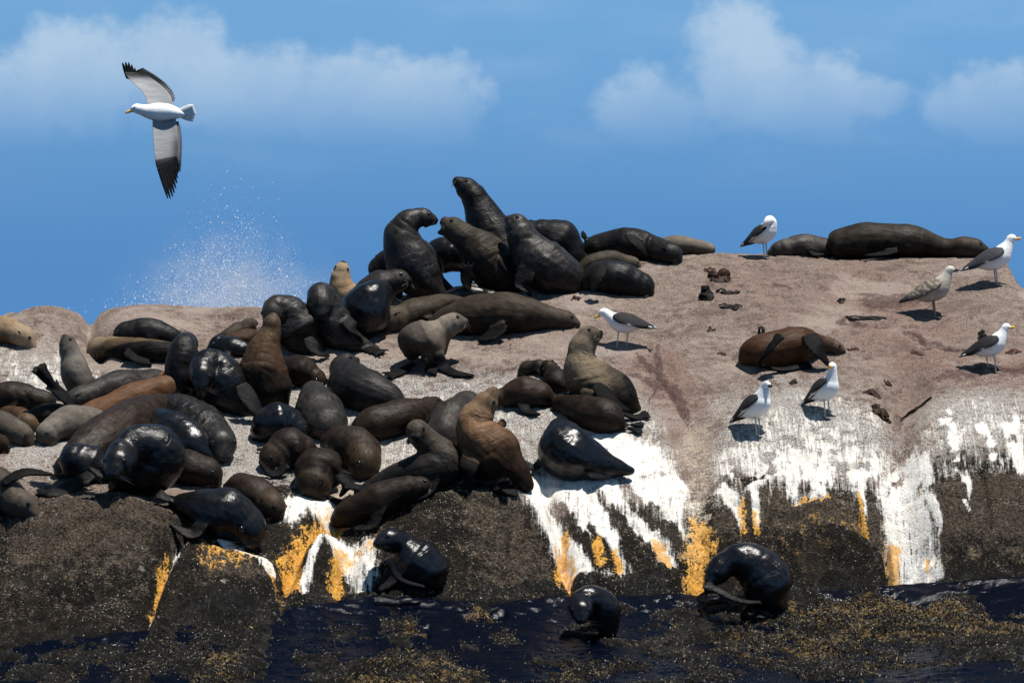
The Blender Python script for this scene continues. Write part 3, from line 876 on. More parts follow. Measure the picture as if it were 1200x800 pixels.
S('greyish seal stretching its pale throat straight up on bare white rock', 'gry', [(115, 472, 9), (102, 462, 18), (91, 442, 19), (85, 421, 15), (80, 406, 11)], (77, 391, 0), G=(98, 470), ff='none', hf='none', eyes=False, group=LP, tint=.6)
S('pale buff seal sleeping on the white rock away from the heap', 'tan', [(-38, 386, 8), (-15, 387, 15), (8, 388, 16), (28, 394, 13)], (43, 408, -.03), ff='none', hf='none', group=LP)
S('slate grey seal lying lengthwise with silvery flank', 'dgr', [(208, 440, 8), (182, 447, 14), (150, 452, 19), (115, 460, 18), (90, 468, 14)], (76, 479, 0), ff='none', hf='none', group=LP, eyes=False)
S('long chestnut seal squeezed between grey and dark brown bodies', 'rbr', [(82, 494, 8), (112, 482, 14), (150, 468, 17), (190, 456, 18), (215, 450, 16)], (236, 448, 0), ff='none', hf='none', eyes=False, group=LP)
S('orange brown seal lying under the black post necked seal', 'rbr', [(180, 446, 8), (200, 448, 17), (222, 450, 20), (240, 454, 15)], (256, 462, 0), ff='none', hf='none', eyes=False, group=LP, tint=1.5)
S('dark brown seal at the left of the raised hind flippers', 'dbr', [(-22, 470, 12), (4, 466, 18), (30, 466, 18), (50, 470, 14)], (66, 479, 0), ff='none', hf='none', eyes=False, group=LP)
S('blackish seal waving long ribbed hind flippers in the air', 'dbr', [(92, 486, 10), (74, 488, 14), (54, 487, 15), (40, 490, 12)], (26, 498, 0), ff='none', hf=[([(92, 484, -.1), (76, 466, -.12), (62, 452, -.12)], 10), ([(66, 458, -.12), (54, 445, -.14), (44, 434, -.15)], 7), ([(68, 457, -.12), (58, 443, -.16), (50, 431, -.17)], 6)], eyes=False, group=LP)
S('pale grey seal sleeping with its round face turned to the sea', 'gry', [(128, 484, 8), (108, 490, 14), (85, 495, 21), (67, 500, 19), (57, 506, 15)], (50, 521, -.08), ff='none', hf='none', group=LP, tint=.75)
S('grey headed seal asleep nose to nose with the pale grey one', 'gry', [(-40, 494, 10), (-15, 497, 18), (8, 502, 18), (24, 508, 14)], (41, 523, -.06), ff='none', hf='none', group=LP, tint=.5)
S('brown seal wedged behind the two sleeping grey seals', 'brn', [(2, 480, 9), (18, 487, 12), (32, 496, 13)], (42, 508, 0), ff='none', hf='none', eyes=False, group=LP, tint=.9)
S('dark seal flank at the very end of the heap beside grey heads', 'dbr', [(-34, 522, 12), (-14, 520, 18), (0, 520, 12)], (8, 532, 0), ff='none', hf='none', eyes=False, group=LP)
S('long dark brown seal stretched slantwise behind the curled wet one', 'dbr', [(220, 466, 8), (192, 477, 18), (160, 492, 26), (125, 514, 30), (96, 534, 25), (80, 545, 16)], (68, 561, 0), ff='none', hf='none', eyes=False, group=LP)
S('wet blue black seal resting its small shiny head on a brown back', 'nav', [(250, 538, 8), (230, 524, 22), (206, 508, 26), (181, 497, 21), (164, 490, 16)], (150, 495, -.08), ff='none', hf='none', wr=.010, group=LP)
S('wrinkled black seal lying head down towards the water', 'grz', [(178, 468, 9), (200, 479, 20), (225, 491, 26), (245, 507, 27), (257, 518, 21)], (265, 536, -.2), ff='none', hf='none', wr=.022, group=LP, tint=.65)
S('big glossy black seal curled round to nibble its own flank', 'blk', [(130, 576, 8), (150, 560, 26), (176, 546, 36), (186, 530, 31, -.05), (166, 520, 25, -.15), (148, 530, 20, -.25)], (129, 556, -.33), G=(160, 580), ff=[([(135, 560, -.35), (118, 556, -.4), (104, 548, -.4)], 9)], hf='none', wr=.010, group=LP)
S('black seal reaching a long flat flipper out over the rock edge', 'blk', [(134, 556, 12), (112, 548, 22), (96, 540, 23), (88, 536, 18)], (78, 552, -.08), G=(100, 568), ff=[([(108, 555, -.25), (82, 571, 'g'), (60, 577, 'g'), (44, 574, 'g')], 13)], hf='none', eyes=False, group=LP)
S('grey brown seal slumped over the edge with nose on the rock', 'olv', [(-54, 560, 10), (-28, 568, 24), (-2, 577, 27), (20, 588, 18)], (48, 604, -.05), ff=[([(2, 566, -.25), (30, 553, -.2), (62, 556, -.1)], 10)], hf='none', eyes=False, group=LP, tint=1.2)
S('dark brown rump with a bright sheen beside the wet curled seal', 'dbr', [(190, 538, 12), (208, 546, 20), (228, 550, 23), (240, 552, 19)], (253, 562, -.03), ff='none', hf='none', eyes=False, group=LP)
S('smooth black seal sprawled head down on the dark rock edge', 'blk', [(199, 583, 7), (215, 588, 14), (240, 597, 26), (268, 604, 33), (287, 614, 25)], (297, 634, -.12), ff='none', hf=[([(215, 588, -.05), (196, 584, -.08), (188, 580, -.08)], 8)], eyes=False, group=LP)
S('reddish brown pup tucked in beside the smooth black sprawler', 'pup', [(264, 560, 7), (282, 568, 16), (302, 580, 20), (317, 591, 17)], (329, 604, -.06), name='seal_pup', cat='seal pup', hf='none', group=PU, tint=1.5)
S('rounded blue black seal back above a dark curled pup', 'nav', [(300, 512, 12), (316, 497, 23), (334, 491, 24), (344, 500, 18)], (352, 513, -.05), ff='none', hf='none', eyes=False, group=LP)
S('dark pup curled with one hind flipper held off the rock', 'pup', [(368, 532, 12), (354, 529, 22), (336, 526, 26), (323, 534, 20)], (318, 553, -.1), ff=[([(338, 545, -.25), (320, 556, -.28), (303, 540, -.28)], 8)], hf='none', name='seal_pup', cat='seal pup', eyes=False, group=PU)
S('dark grey seal seen from above behind the two curled pups', 'dgr', [(394, 514, 9), (384, 500, 24), (375, 483, 27), (369, 466, 18)], (366, 456, .05), ff='none', hf='none', eyes=False, group=LP, tint=.75)
S('furry dark pup with a flipper looped round beside its chin', 'pup', [(392, 540, 12), (382, 548, 24), (371, 553, 28), (368, 562, 22)], (374, 583, -.12), ff=[([(396, 556, -.2), (406, 568, -.28), (398, 582, -.3)], 8)], hf=[([(380, 580, -.25), (398, 588, -.28), (412, 584, -.28)], 7)], name='seal_pup', cat='seal pup', eyes=False, group=PU)
S('dark brown pup with folded neck sleeping face down', 'pup', [(382, 514, 12), (400, 519, 22), (419, 529, 26), (427, 540, 21)], (425, 559, -.1), hf='none', ff='none', wr=.010, name='seal_pup', cat='seal pup', eyes=False, group=PU, tint=1.2)
S('black seal lying broadside with grey nape, alone on pale rock', 'dul', [(474, 482, 7), (456, 470, 20), (431, 461, 28), (410, 448, 25), (402, 432, 17)], (414, 421, .05), hf='none', ff='none', eyes=False, group=LP, tint=1.6)
S('brown seal lying stretched behind the grey one that looks out to sea', 'dbr', [(410, 512, 9), (430, 501, 20), (458, 492, 23), (488, 483, 18), (506, 476, 12)], (521, 471, .02), hf='none', eyes=False, group=LP, tint=1.2)
S('grey seal turned back to look straight out to sea', 'olv', [(418, 580, 6), (448, 568, 16), (488, 556, 24), (521, 546, 24), (514, 529, 22, .1), (498, 514, 17, .06), (489, 504, 14, .0)], (486, 511, -.13), ff='none', hf=[([(446, 568, -.05), (424, 572, -.1), (408, 568, -.1)], 8)], group=LP, tint=1.1)
S('dark brown seal lying flat along the top of a grey boulder', 'dbr', [(390, 608, 7), (410, 599, 17), (440, 588, 22), (470, 576, 21), (490, 571, 14)], (507, 567, 0), hf='none', ff='none', eyes=False, group=LP)
S('bluish backed seal leaning against the sitting brown one', 'dgr', [(506, 527, 11), (520, 509, 22), (532, 489, 24), (545, 476, 19)], (557, 472, .1), hf='none', ff='none', eyes=False, group=LP)
S('golden brown seal sitting tall with nose raised on white rock', 'brn', [(622, 572, 7), (604, 556, 22), (584, 540, 33), (563, 516, 30), (557, 493, 23), (567, 475, 15.5)], (584, 455, 0), G=(588, 573), ff=[([(553, 528, -.15), (549, 550, -.25), (546, 570, 'g')], 13), ([(590, 500, .1), (588, 490, .1)], 6)], hf=[([(596, 562, -.28), (572, 567, 'g'), (546, 571, 'g')], 8), ([(600, 566, -.25), (580, 574, 'g'), (602, 577, 'g')], 7)], wr=.012, group=LP, tint=1.3)
S('shiny navy black seal sitting with its back to the sea on guano', 'nav', [(742, 552, 4), (720, 547, 13), (694, 541, 24), (666, 530, 34), (659, 515, 27, .12), (658, 506, 17, .25)], (656, 503, .38), G=(680, 566), ff=[([(640, 535, -.05), (625, 548, -.02), (616, 540, 0)], 9), ([(690, 558, -.25), (715, 557, 'g'), (738, 551, 'g')], 8)], hf='none', eyes=False, group=LP)
S('light chested seal sitting upright by the black backed gull', 'tan', [(750, 486, 6), (736, 478, 20), (718, 462, 28), (697, 451, 30), (684, 433, 26), (681, 414, 20), (688, 396, 14)], (705, 387, -.05), G=(710, 487), ff=[([(690, 456, -.22), (688, 472, -.27), (690, 488, 'g')], 12), ([(698, 450, -.28), (718, 470, -.33), (738, 482, -.3)], 12)], hf=[([(728, 484, -.25), (745, 489, 'g'), (756, 486, 'g')], 7)], wr=.012, group=LP, tint=.62)
S('plump dark pup with a pale nape lying below the sitting seal', 'pup', [(732, 500, 6), (718, 493, 19), (696, 486, 22), (673, 477, 16), (660, 471, 12)], (646, 477, -.04), name='seal_pup', cat='seal pup', group=PU, tint=1.1)
S('brownish black pup lying at the edge of the grey patch', 'pup', [(648, 470, 8), (630, 462, 18), (607, 461, 19), (592, 465, 13)], (579, 472, -.03), name='seal_pup', cat='seal pup', eyes=False, group=PU, tint=1.2)
S('small black pup lying flat behind two other pups', 'pup', [(650, 433, 7), (632, 430, 10), (618, 431, 9)], (606, 437, -.02), name='seal_pup', cat='seal pup', ff='none', hf='none', group=PU)
S('black pup pressed against the sitting seal with a light chest', 'pup', [(664, 458, 9), (653, 446, 15), (646, 434, 11)], (640, 427, 0), name='seal_pup', cat='seal pup', ff='none', hf='none', eyes=False, group=PU, tint=.7)
S('large olive seal lying full length with one dark flipper out', 'olv', [(498, 389, 7), (520, 379, 17), (550, 371, 25), (590, 368, 27), (625, 371, 21), (655, 374, 13)], (681, 379, 0), ff=[([(590, 378, -.22), (577, 391, -.25), (560, 400, 'g')], 13)], hf='none', eyes=False, group=CL, tint=.85)
S('olive grey seal lying behind the standing young seal', 'olv', [(545, 350, 7), (515, 358, 14), (482, 368, 18), (459, 374, 17)], (441, 386, -.03), ff='none', hf=[([(458, 384, -.2), (444, 388, -.25), (430, 392, -.25)], 6)], eyes=False, group=CL)
S('pale grey young seal standing on its flippers and looking inland', 'gry', [(480, 420, 8), (486, 402, 22), (502, 399, 26), (517, 389, 19), (529, 380, 14)], (549, 374, 0), G=(500, 436), ff=[([(514, 412, -.15), (520, 430, -.12), (536, 438, 'g'), (556, 440, 'g')], 9), ([(500, 418, -.2), (504, 432, -.15), (510, 439, 'g')], 10)], hf=[([(486, 425, -.05), (472, 434, 'g'), (456, 440, 'g')], 9)], group=LP, tint=.82)
S('black seal back lying in shade in front of the roaring bull', 'blk', [(516, 354, 7), (538, 347, 11), (560, 345, 11), (575, 348, 9)], (590, 352, 0), ff='none', hf='none', eyes=False, group=CL)

# --- along the crest and on the open top
S('black seal asleep on the crest with a grey flipper on its side', 'dul', [(676, 286, 7), (700, 288, 17), (732, 287, 20), (766, 292, 18), (784, 297, 14)], (797, 304, -.02), ff=[([(736, 276, -.28), (750, 289, -.34), (757, 301, -.34)], 8)], hf=[([(690, 284, 0), (684, 276, 0)], 5)], eyes=False, group=CR)
S('pale fawn seal on the crest half hidden by the black sleeper', 'gry', [(836, 294, 6), (816, 288, 10), (791, 281, 13), (771, 280, 11)], (757, 276, .02), ff='none', hf='none', eyes=False, group=CR, tint=.8)
S('black seal lying on its side with a ribbed grey flipper hanging', 'dul', [(682, 332, 10), (702, 326, 20), (728, 327, 21), (749, 333, 16)], (767, 344, -.03), ff=[([(706, 312, -.28), (699, 326, -.34), (693, 343, -.36)], 10)], hf='none', eyes=False, group=CR)
S('olive backed seal tucked behind the black side lying seal', 'olv', [(678, 320, 8), (694, 309, 11), (720, 305, 11), (741, 308, 8)], (752, 314, 0), ff='none', hf='none', eyes=False, group=CR, tint=1.3)
S('slate grey seal asleep behind the preening gull', 'dgr', [(990, 296, 6), (968, 289, 12), (936, 288, 14), (914, 292, 10)], (898, 297, 0), ff='none', hf='none', eyes=False, group=CR, tint=1.3)
S('huge brown bull seal asleep full length on the crest', 'olv', [(974, 286, 16), (984, 281, 21), (1018, 280, 22), (1064, 283, 20), (1104, 290, 13), (1130, 290, 13)], (1160, 292, 0), ff=[([(1052, 294, -.2), (1030, 298, -.22), (1012, 300, -.22)], 6)], hf='none', group=CR, tint=.7)
S('brown seal dozing on its back with dark flippers folded over its belly', 'rbr', [(869, 420, 9), (884, 413, 20), (915, 409, 24), (940, 404, 21), (958, 402, 13.5), (973, 405, 9.5)], (992, 412, -.03), ff=[([(948, 392, -.2), (958, 408, -.3), (972, 429, 'g')], 13), ([(950, 388, 0), (940, 386, -.1), (930, 392, -.2)], 7)], hf=[([(888, 426, -.25), (900, 411, -.3), (912, 396, -.28)], 6), ([(890, 428, -.25), (915, 433, 'g'), (946, 428, 'g')], 6)], eyes=False, tint=.55)

# --- on the wet ledge
S('glossy black seal sitting on the wet ledge, face turned to the stained rock', 'nav', [(512, 690, 9), (505, 675, 25), (494, 662, 29), (480, 650, 26), (470, 638, 19, -.03), (461, 632, 15, -.08)], (438, 636, -.12), G=(480, 692), ff=[([(468, 655, -.1), (458, 676, -.12), (444, 693, 'g')], 14)], hf=[([(498, 688, -.28), (474, 681, -.34), (462, 671, -.36), (456, 658, -.38)], 6)], wr=.008, group=WL)
S('smallest wet black seal curled up in the wash', 'nav', [(690, 750, 8), (706, 736, 19), (706, 715, 22), (695, 702, 18, -.06), (681, 704, 15, -.16)], (681, 727, -.26), G=(693, 750), ff='none', hf=[([(700, 742, -.2), (680, 743, 'g'), (660, 741, 'g')], 7)], wr=.006, eyes=False, group=WL)
S('big wet black seal arching round to bite its hind flipper', 'nav', [(915, 714, 9), (903, 697, 28), (897, 677, 31), (881, 663, 27), (862, 658, 21, -.03), (847, 663, 16.5, -.06)], (827, 685, -.1), G=(893, 720), ff=[([(880, 706, -.25), (872, 718, 'g'), (897, 724, 'g')], 8)], hf=[([(892, 706, -.22), (868, 704, -.3), (846, 694, -.3), (830, 686, -.26)], 7), ([(846, 694, -.3), (832, 692, -.28), (822, 700, -.28)], 5)], wr=.010, group=WL)


def px_m(d):
    return d / F


m_seal, Q, qb = new_mat('seal_fur')
qc = Q.attr('coat', 'Color')
qw = Q.attr('wetness')
qg = Q.attr('grizzle')
qt = Q.attr('along')
Pq = Q.node('ShaderNodeTexCoord').outputs['Object']
Pu = Q.attr('furco', 'Vector')
qn1 = Q.noise(Pq, 11.0, 4, 0.6)
qn2 = Q.noise(Pu, 170.0, 3, 0.65)
qn3 = Q.noise(Pu, 42.0, 4, 0.6)
mot = Q.math('ADD', 0.10, Q.math('MULTIPLY', qn1, 1.1))
mot = Q.math('ADD', mot, Q.math('MULTIPLY', qn3, 0.65))
mc = Q.node('ShaderNodeCombineColor')
for k in range(3):
    Q.put(mc.inputs[k], mot)
qcol = Q.mix(1.0, qc, mc.outputs[0], 'MULTIPLY')
gz = Q.math('MULTIPLY', Q.math('MULTIPLY', qg, Q.step(qn2, 0.50, 0.66)), Q.step(qn1, 0.42, 0.62))
qcol = Q.mix(Q.math('MULTIPLY', gz, 0.6), qcol, (0.115, 0.107, 0.098))
Q.put(qb.inputs['Base Color'], qcol)
rgh = Q.lerp(qw, 0.58, 0.24)
rgh = Q.math('ADD', rgh, Q.math('MULTIPLY', Q.math('SUBTRACT', qn1, 0.5), 0.25))
Q.put(qb.inputs['Roughness'], rgh)
Q.put(qb.inputs['Specular IOR Level'], Q.math('MULTIPLY', Q.lerp(Q.math('POWER', qw, 1.2), 0.035, 0.36), Q.step(qn3, 0.36, 0.62, 0.65, 1.2)))
qbm = Q.node('ShaderNodeBump')
Q.put(qbm.inputs['Strength'], Q.lerp(qw, 0.55, 0.26))
qbm.inputs['Distance'].default_value = 0.014
Pfo = Q.attr('foldco', 'Vector')
qfo = Q.noise(Pfo, 10.0, 4, 0.6, 0.6)
crease = Q.step(Q.math('ABSOLUTE', Q.math('SUBTRACT', qfo, 0.5)), 0.0, 0.07)
crease = Q.math('MULTIPLY', crease, Q.attr('folds'))
qh = Q.math('ADD', Q.math('MULTIPLY', qn3, 0.7), Q.math('MULTIPLY', qn2, 0.5))
Q.put(qbm.inputs['Height'], Q.math('ADD', qh, Q.math('MULTIPLY', crease, 0.6)))
Q.put(qb.inputs['Normal'], qbm.outputs[0])
m_eye, E_, eb = new_mat('eye_black')
eb.inputs['Base Color'].default_value = (0.006, 0.005, 0.005, 1)
eb.inputs['Roughness'].default_value = 0.08
m_whisk, E2, wkb = new_mat('whisker')
wkb.inputs['Base Color'].default_value = (0.16, 0.14, 0.12, 1)
wkb.inputs['Roughness'].default_value = 0.5

sh_ = Shell()
sh_.ball(vec((0, 0, 0)), vec((1, 0, 0)), 1, 1, 1, vec((0, 0, 1)))
eye_me = sh_.mesh('eye')
eye_me.materials.append(m_eye)
sh_ = Shell()
sh_.paddle([vec((0, 0, 0)), vec((-.35, 0, .02)), vec((-.75, 0, .03)), vec((-1.1, 0, 0))], [.10, .24, .22, .04], vec((0, 1, 0)), .10)
ear_me = sh_.mesh('ear')
ear_me.materials.append(m_seal)
cattr(ear_me, 'coat', np.tile([0.009, 0.0075, 0.006], (len(ear_me.vertices), 1)))

raw = []
for sp in SEALS:
    pts = sp['spine']
    base = sp['D']
    if sp['G'] is not None:
        gx_, gy_ = sp['G']
        base = find_d(gx_, gy_, 0.0) + 0.12
    ds = []
    last = None
    for p in pts:
        if base is not None:
            d = base + (p[3] if len(p) > 3 else 0.0)
        elif len(p) > 3:
            d = last + p[3]
        else:
            d = find_d(p[0], p[1], 0.80 * p[2] * px_m(35.5))
            last = d
        ds.append(d)
    ds = np.array(ds)
    if base is None:
        for _ in range(2):
            dn = ds.copy()
            dn[1:-1] = 0.25 * ds[:-2] + 0.5 * ds[1:-1] + 0.25 * ds[2:]
            dn[0] = 0.5 * ds[0] + 0.5 * ds[1]
            ds = dn
    P3 = np.array([to3(p[0], p[1], d) for p, d in zip(pts, ds)])
    if base is None:
        # nothing hovers: lower any resting place that hangs above the rock
        for q_, p in enumerate(pts):
            if len(p) == 3:
                P3[q_, 2] = min(P3[q_, 2], ground_z(P3[q_, 0], P3[q_, 1]) + 0.86 * p[2] * px_m(ds[q_]))
    R3 = np.array([p[2] * px_m(d) for p, d in zip(pts, ds)])
    nz_ = vec(to3(sp['nose'][0], sp['nose'][1], ds[-1] + sp['nose'][2]))
    gap_ = np.linalg.norm(nz_ - P3[-1])
    if gap_ > 1.75 * R3[-1]:
        # long reach: carry the neck on so that the head keeps a seal's proportions
        P3 = np.vstack([P3, nz_ - (nz_ - P3[-1]) / gap_ * 1.6 * R3[-1]])
        R3 = np.append(R3, R3[-1] * .97)
    cur = catmull(np.column_stack([P3, R3]), 44)
    C, RR = cur[:, :3], np.maximum(cur[:, 3], 0.02)
    t44 = np.linspace(0, 1, len(C))
    RR = RR * (1 + 0.07 * np.exp(-((t44 - .56) / .12) ** 2) - 0.07 * np.exp(-((t44 - .85) / .06) ** 2) + 0.03 * np.exp(-((t44 - .2) / .08) ** 2))
    hc, rh = C[-1], RR[-1]
    nx, ny, nd = sp['nose']
    nose = nz_
    hd = nose - hc
    hl = max(np.linalg.norm(hd), 1.3 * rh)
    hd = unit(hd)
    nose = hc + hd * hl
    if sp['hup'] is not None:
        up = vec(sp['hup'])
    elif abs(hd[2]) < 0.75:
        up = vec((0, 0, 1))
    else:
        up = (C[len(C) // 3] - C[-1]) * (1 if hd[2] > 0 else -1)
        up[2] = 0
        if np.linalg.norm(up) < 0.05:
            up = vec((0, 1, 0)) if hd[2] > 0 else vec((0, -1, 0))
    up = unit(up - hd * up.dot(hd))
    side = np.cross(hd, up)
    sh_ = Shell()
    # slightly uneven girth, like fat lying in folds
    tt = np.linspace(0, 1, len(C))
    sh_.tube(C, RR * (1 + 0.02 * np.sin(tt * 17 + len(raw))), flat=0.96)
    # head: skull, brow, tapering muzzle, lower jaw, whisker pads
    sh_.ball(hc + hd * rh * 0.10, hd, rh * 1.12, rh * 0.96, rh * 0.98, up)
    mz = [hc + hd * rh * 0.1, hc + hd * hl * 0.45 - up * rh * 0.03, hc + hd * hl * 0.75 - up * rh * 0.10, nose - hd * rh * 0.16 - up * rh * 0.06]
    if sp['open']:
        mz = [m_ + up * rh * 0.12 * q for q, m_ in enumerate(mz)]
    cm = catmull(np.column_stack([mz, [rh * .86, rh * .70, rh * .55, rh * .38]]), 10)
    sh_.tube(cm[:, :3], cm[:, 3], up=up, flat=0.92, seg=16)
    if sp['open']:
        jw = unit(hd - up * 0.75)
        jp = [hc - up * rh * 0.2, hc + jw * hl * 0.5 - up * rh * 0.2, hc + jw * hl * 0.92 - up * rh * 0.15]
        cj = catmull(np.column_stack([jp, [rh * .6, rh * .4, rh * .24]]), 8)
        sh_.tube(cj[:, :3], cj[:, 3], up=up, flat=0.7, seg=14)
    else:
        sh_.ball(hc + hd * hl * 0.55 - up * rh * 0.32, hd, rh * 0.62, rh * 0.46, rh * 0.34, up)
    for s in (-1, 1):
        sh_.ball(hc + hd * hl * 0.84 + side * s * rh * 0.20 - up * rh * 0.12, hd, rh * 0.26, rh * 0.24, rh * 0.24, up)
        sh_.ball(hc + hd * rh * 0.48 + side * s * rh * 0.42 + up * rh * 0.52, hd, rh * 0.34, rh * 0.26, rh * 0.2, up)
    flips = []
    nrm_f = unit(vec((0, -0.55, 0.83)))

    def blade(P, w, profile, nrmv=None, toes=0):
        c = catmull(np.asarray(P), 16)
        t = np.linspace(0, 1, 16)
        ww = w * np.interp(t, *profile)
        sh_.paddle(c, ww, nrm_f if nrmv is None else nrmv, 0.017)
        flips.append((c, ww))
        if toes:
            e, dr = c[-1], unit(c[-1] - c[-4])
            sd = unit(np.cross(dr, nrm_f if nrmv is None else nrmv))
            for k in range(toes):
                o_ = (k - (toes - 1) / 2) / max(1, (toes - 1) / 2)
                a0 = e + sd * o_ * ww[-2] * 0.75 - dr * 0.03
                a1 = e + sd * o_ * ww[-2] * 1.25 + dr * (0.055 - 0.02 * abs(o_))
                q = np.array([a0 + (a1 - a0) * z_ for z_ in (0, .33, .66, 1)])
                sh_.paddle(q, [.018, .017, .015, .010], nrm_f if nrmv is None else nrmv, 0.012)
                flips.append((q, np.array([.02] * 4)))

    FP = ([0, .25, .6, .85, 1], [.75, 1.0, .85, .55, .22])
    HP = ([0, .3, .7, 1], [.55, .75, 1.0, .85])
    dsh = float(np.interp(0.62, np.linspace(0, 1, len(ds)), ds))
    if sp['ff'] == 'auto':
        k = int(0.66 * len(C))
        t_ = unit(C[k + 1] - C[k - 1])
        lat = unit(np.cross(t_, (0, 0, 1)))
        for s in (-1, 1):
            a = C[k] + lat * s * RR[k] * 0.6 - vec((0, 0, 1)) * RR[k] * 0.35
            b = C[k] + lat * s * RR[k] * 1.25 - t_ * RR[k] * 0.5
            c_ = C[k] + lat * s * RR[k] * 1.75 - t_ * RR[k] * 1.3
            for q in (b, c_):
                q[2] = ground_z(q[0], q[1]) + 0.03
            blade([a, (a + b) / 2, b, c_], RR[k] * 0.42, FP)
    elif sp['ff'] == 'none' and base is None:
        # the flipper on the seaward side, folded back along the body
        k = int(0.60 * len(C))
        t_ = unit(C[k + 1] - C[k - 1])
        lat = unit(np.cross(t_, (0, 0, 1)))
        if lat[1] > 0:
            lat = -lat
        a = C[k] + lat * RR[k] * 0.75 - vec((0, 0, 1)) * RR[k] * 0.15
        b_ = C[k] + lat * RR[k] * 1.10 - t_ * RR[k] * 0.55 - vec((0, 0, 1)) * RR[k] * 0.5
        c_ = C[k] + lat * RR[k] * 1.25 - t_ * RR[k] * 1.35
        for q in (b_, c_):
            q[2] = max(ground_z(q[0], q[1]) + 0.03, q[2] - RR[k])
        blade([a, (a + b_) / 2, b_, c_], RR[k] * 0.36, FP)
    elif sp['ff'] != 'none':
        for path, w in sp['ff']:
            P = []
            for (x, y, m_) in path:
                d = find_d(x, y, 0.03) if m_ == 'g' else dsh + m_
                d = min(d, find_d(x, y, 0.015))
                P.append(vec(to3(x, y, d)))
            blade(P, w * px_m(dsh), FP)
    if sp['hf'] == 'auto':
        t_ = unit(C[0] - C[3])
        lat = unit(np.cross(t_, (0, 0, 1)))
        for s in (-1, 1):
            a = C[0] - t_ * 0.05 + lat * s * 0.02
            b = C[0] + t_ * RR.max() * 0.55 + lat * s * RR.max() * 0.22
            c_ = C[0] + t_ * RR.max() * 0.85 + lat * s * RR.max() * 0.32
            for q in (b, c_):
                q[2] = ground_z(q[0], q[1]) + 0.03
            blade([a, b, c_], RR.max() * 0.17, HP, toes=3)
    elif sp['hf'] != 'none':
        for path, w in sp['hf']:
            P = []
            for (x, y, m_) in path:
                d = find_d(x, y, 0.03) if m_ == 'g' else ds[0] + m_
                d = min(d, find_d(x, y, 0.015))
                P.append(vec(to3(x, y, d)))
            blade(P, w * px_m(ds[0]), HP, toes=4)
    me = sh_.mesh('raw')
    ob = bpy.data.objects.new('raw', me)
    COL.objects.link(ob)
    md = ob.modifiers.new('r', 'REMESH')
    md.mode = 'VOXEL'
    md.voxel_size = 0.0125
    sm = ob.modifiers.new('s', 'SMOOTH')
    sm.factor = 0.5
    sm.iterations = 5
    raw.append((sp, ob, C, RR, hc, rh, hd, up, side, hl, nose, flips))

dg = bpy.context.evaluated_depsgraph_get()
dg.update()
done = []
for it in raw:
    ev = it[1].evaluated_get(dg)
    em = ev.to_mesh()
    n = len(em.vertices)
    co = np.empty(n * 3, np.float32)
    em.vertices.foreach_get('co', co)
    no = np.empty(n * 3, np.float32)
    em.vertices.foreach_get('normal', no)
    lt = np.empty(len(em.polygons), np.int32)
    em.polygons.foreach_get('loop_total', lt)
    lv = np.empty(len(em.loops), np.int32)
    em.loops.foreach_get('vertex_index', lv)
    done.append((co.reshape(-1, 3).astype(float), no.reshape(-1, 3).astype(float), lt, lv))
    ev.to_mesh_clear()
for it in raw:
    m_ = it[1].data
    bpy.data.objects.remove(it[1])
    bpy.data.meshes.remove(m_)

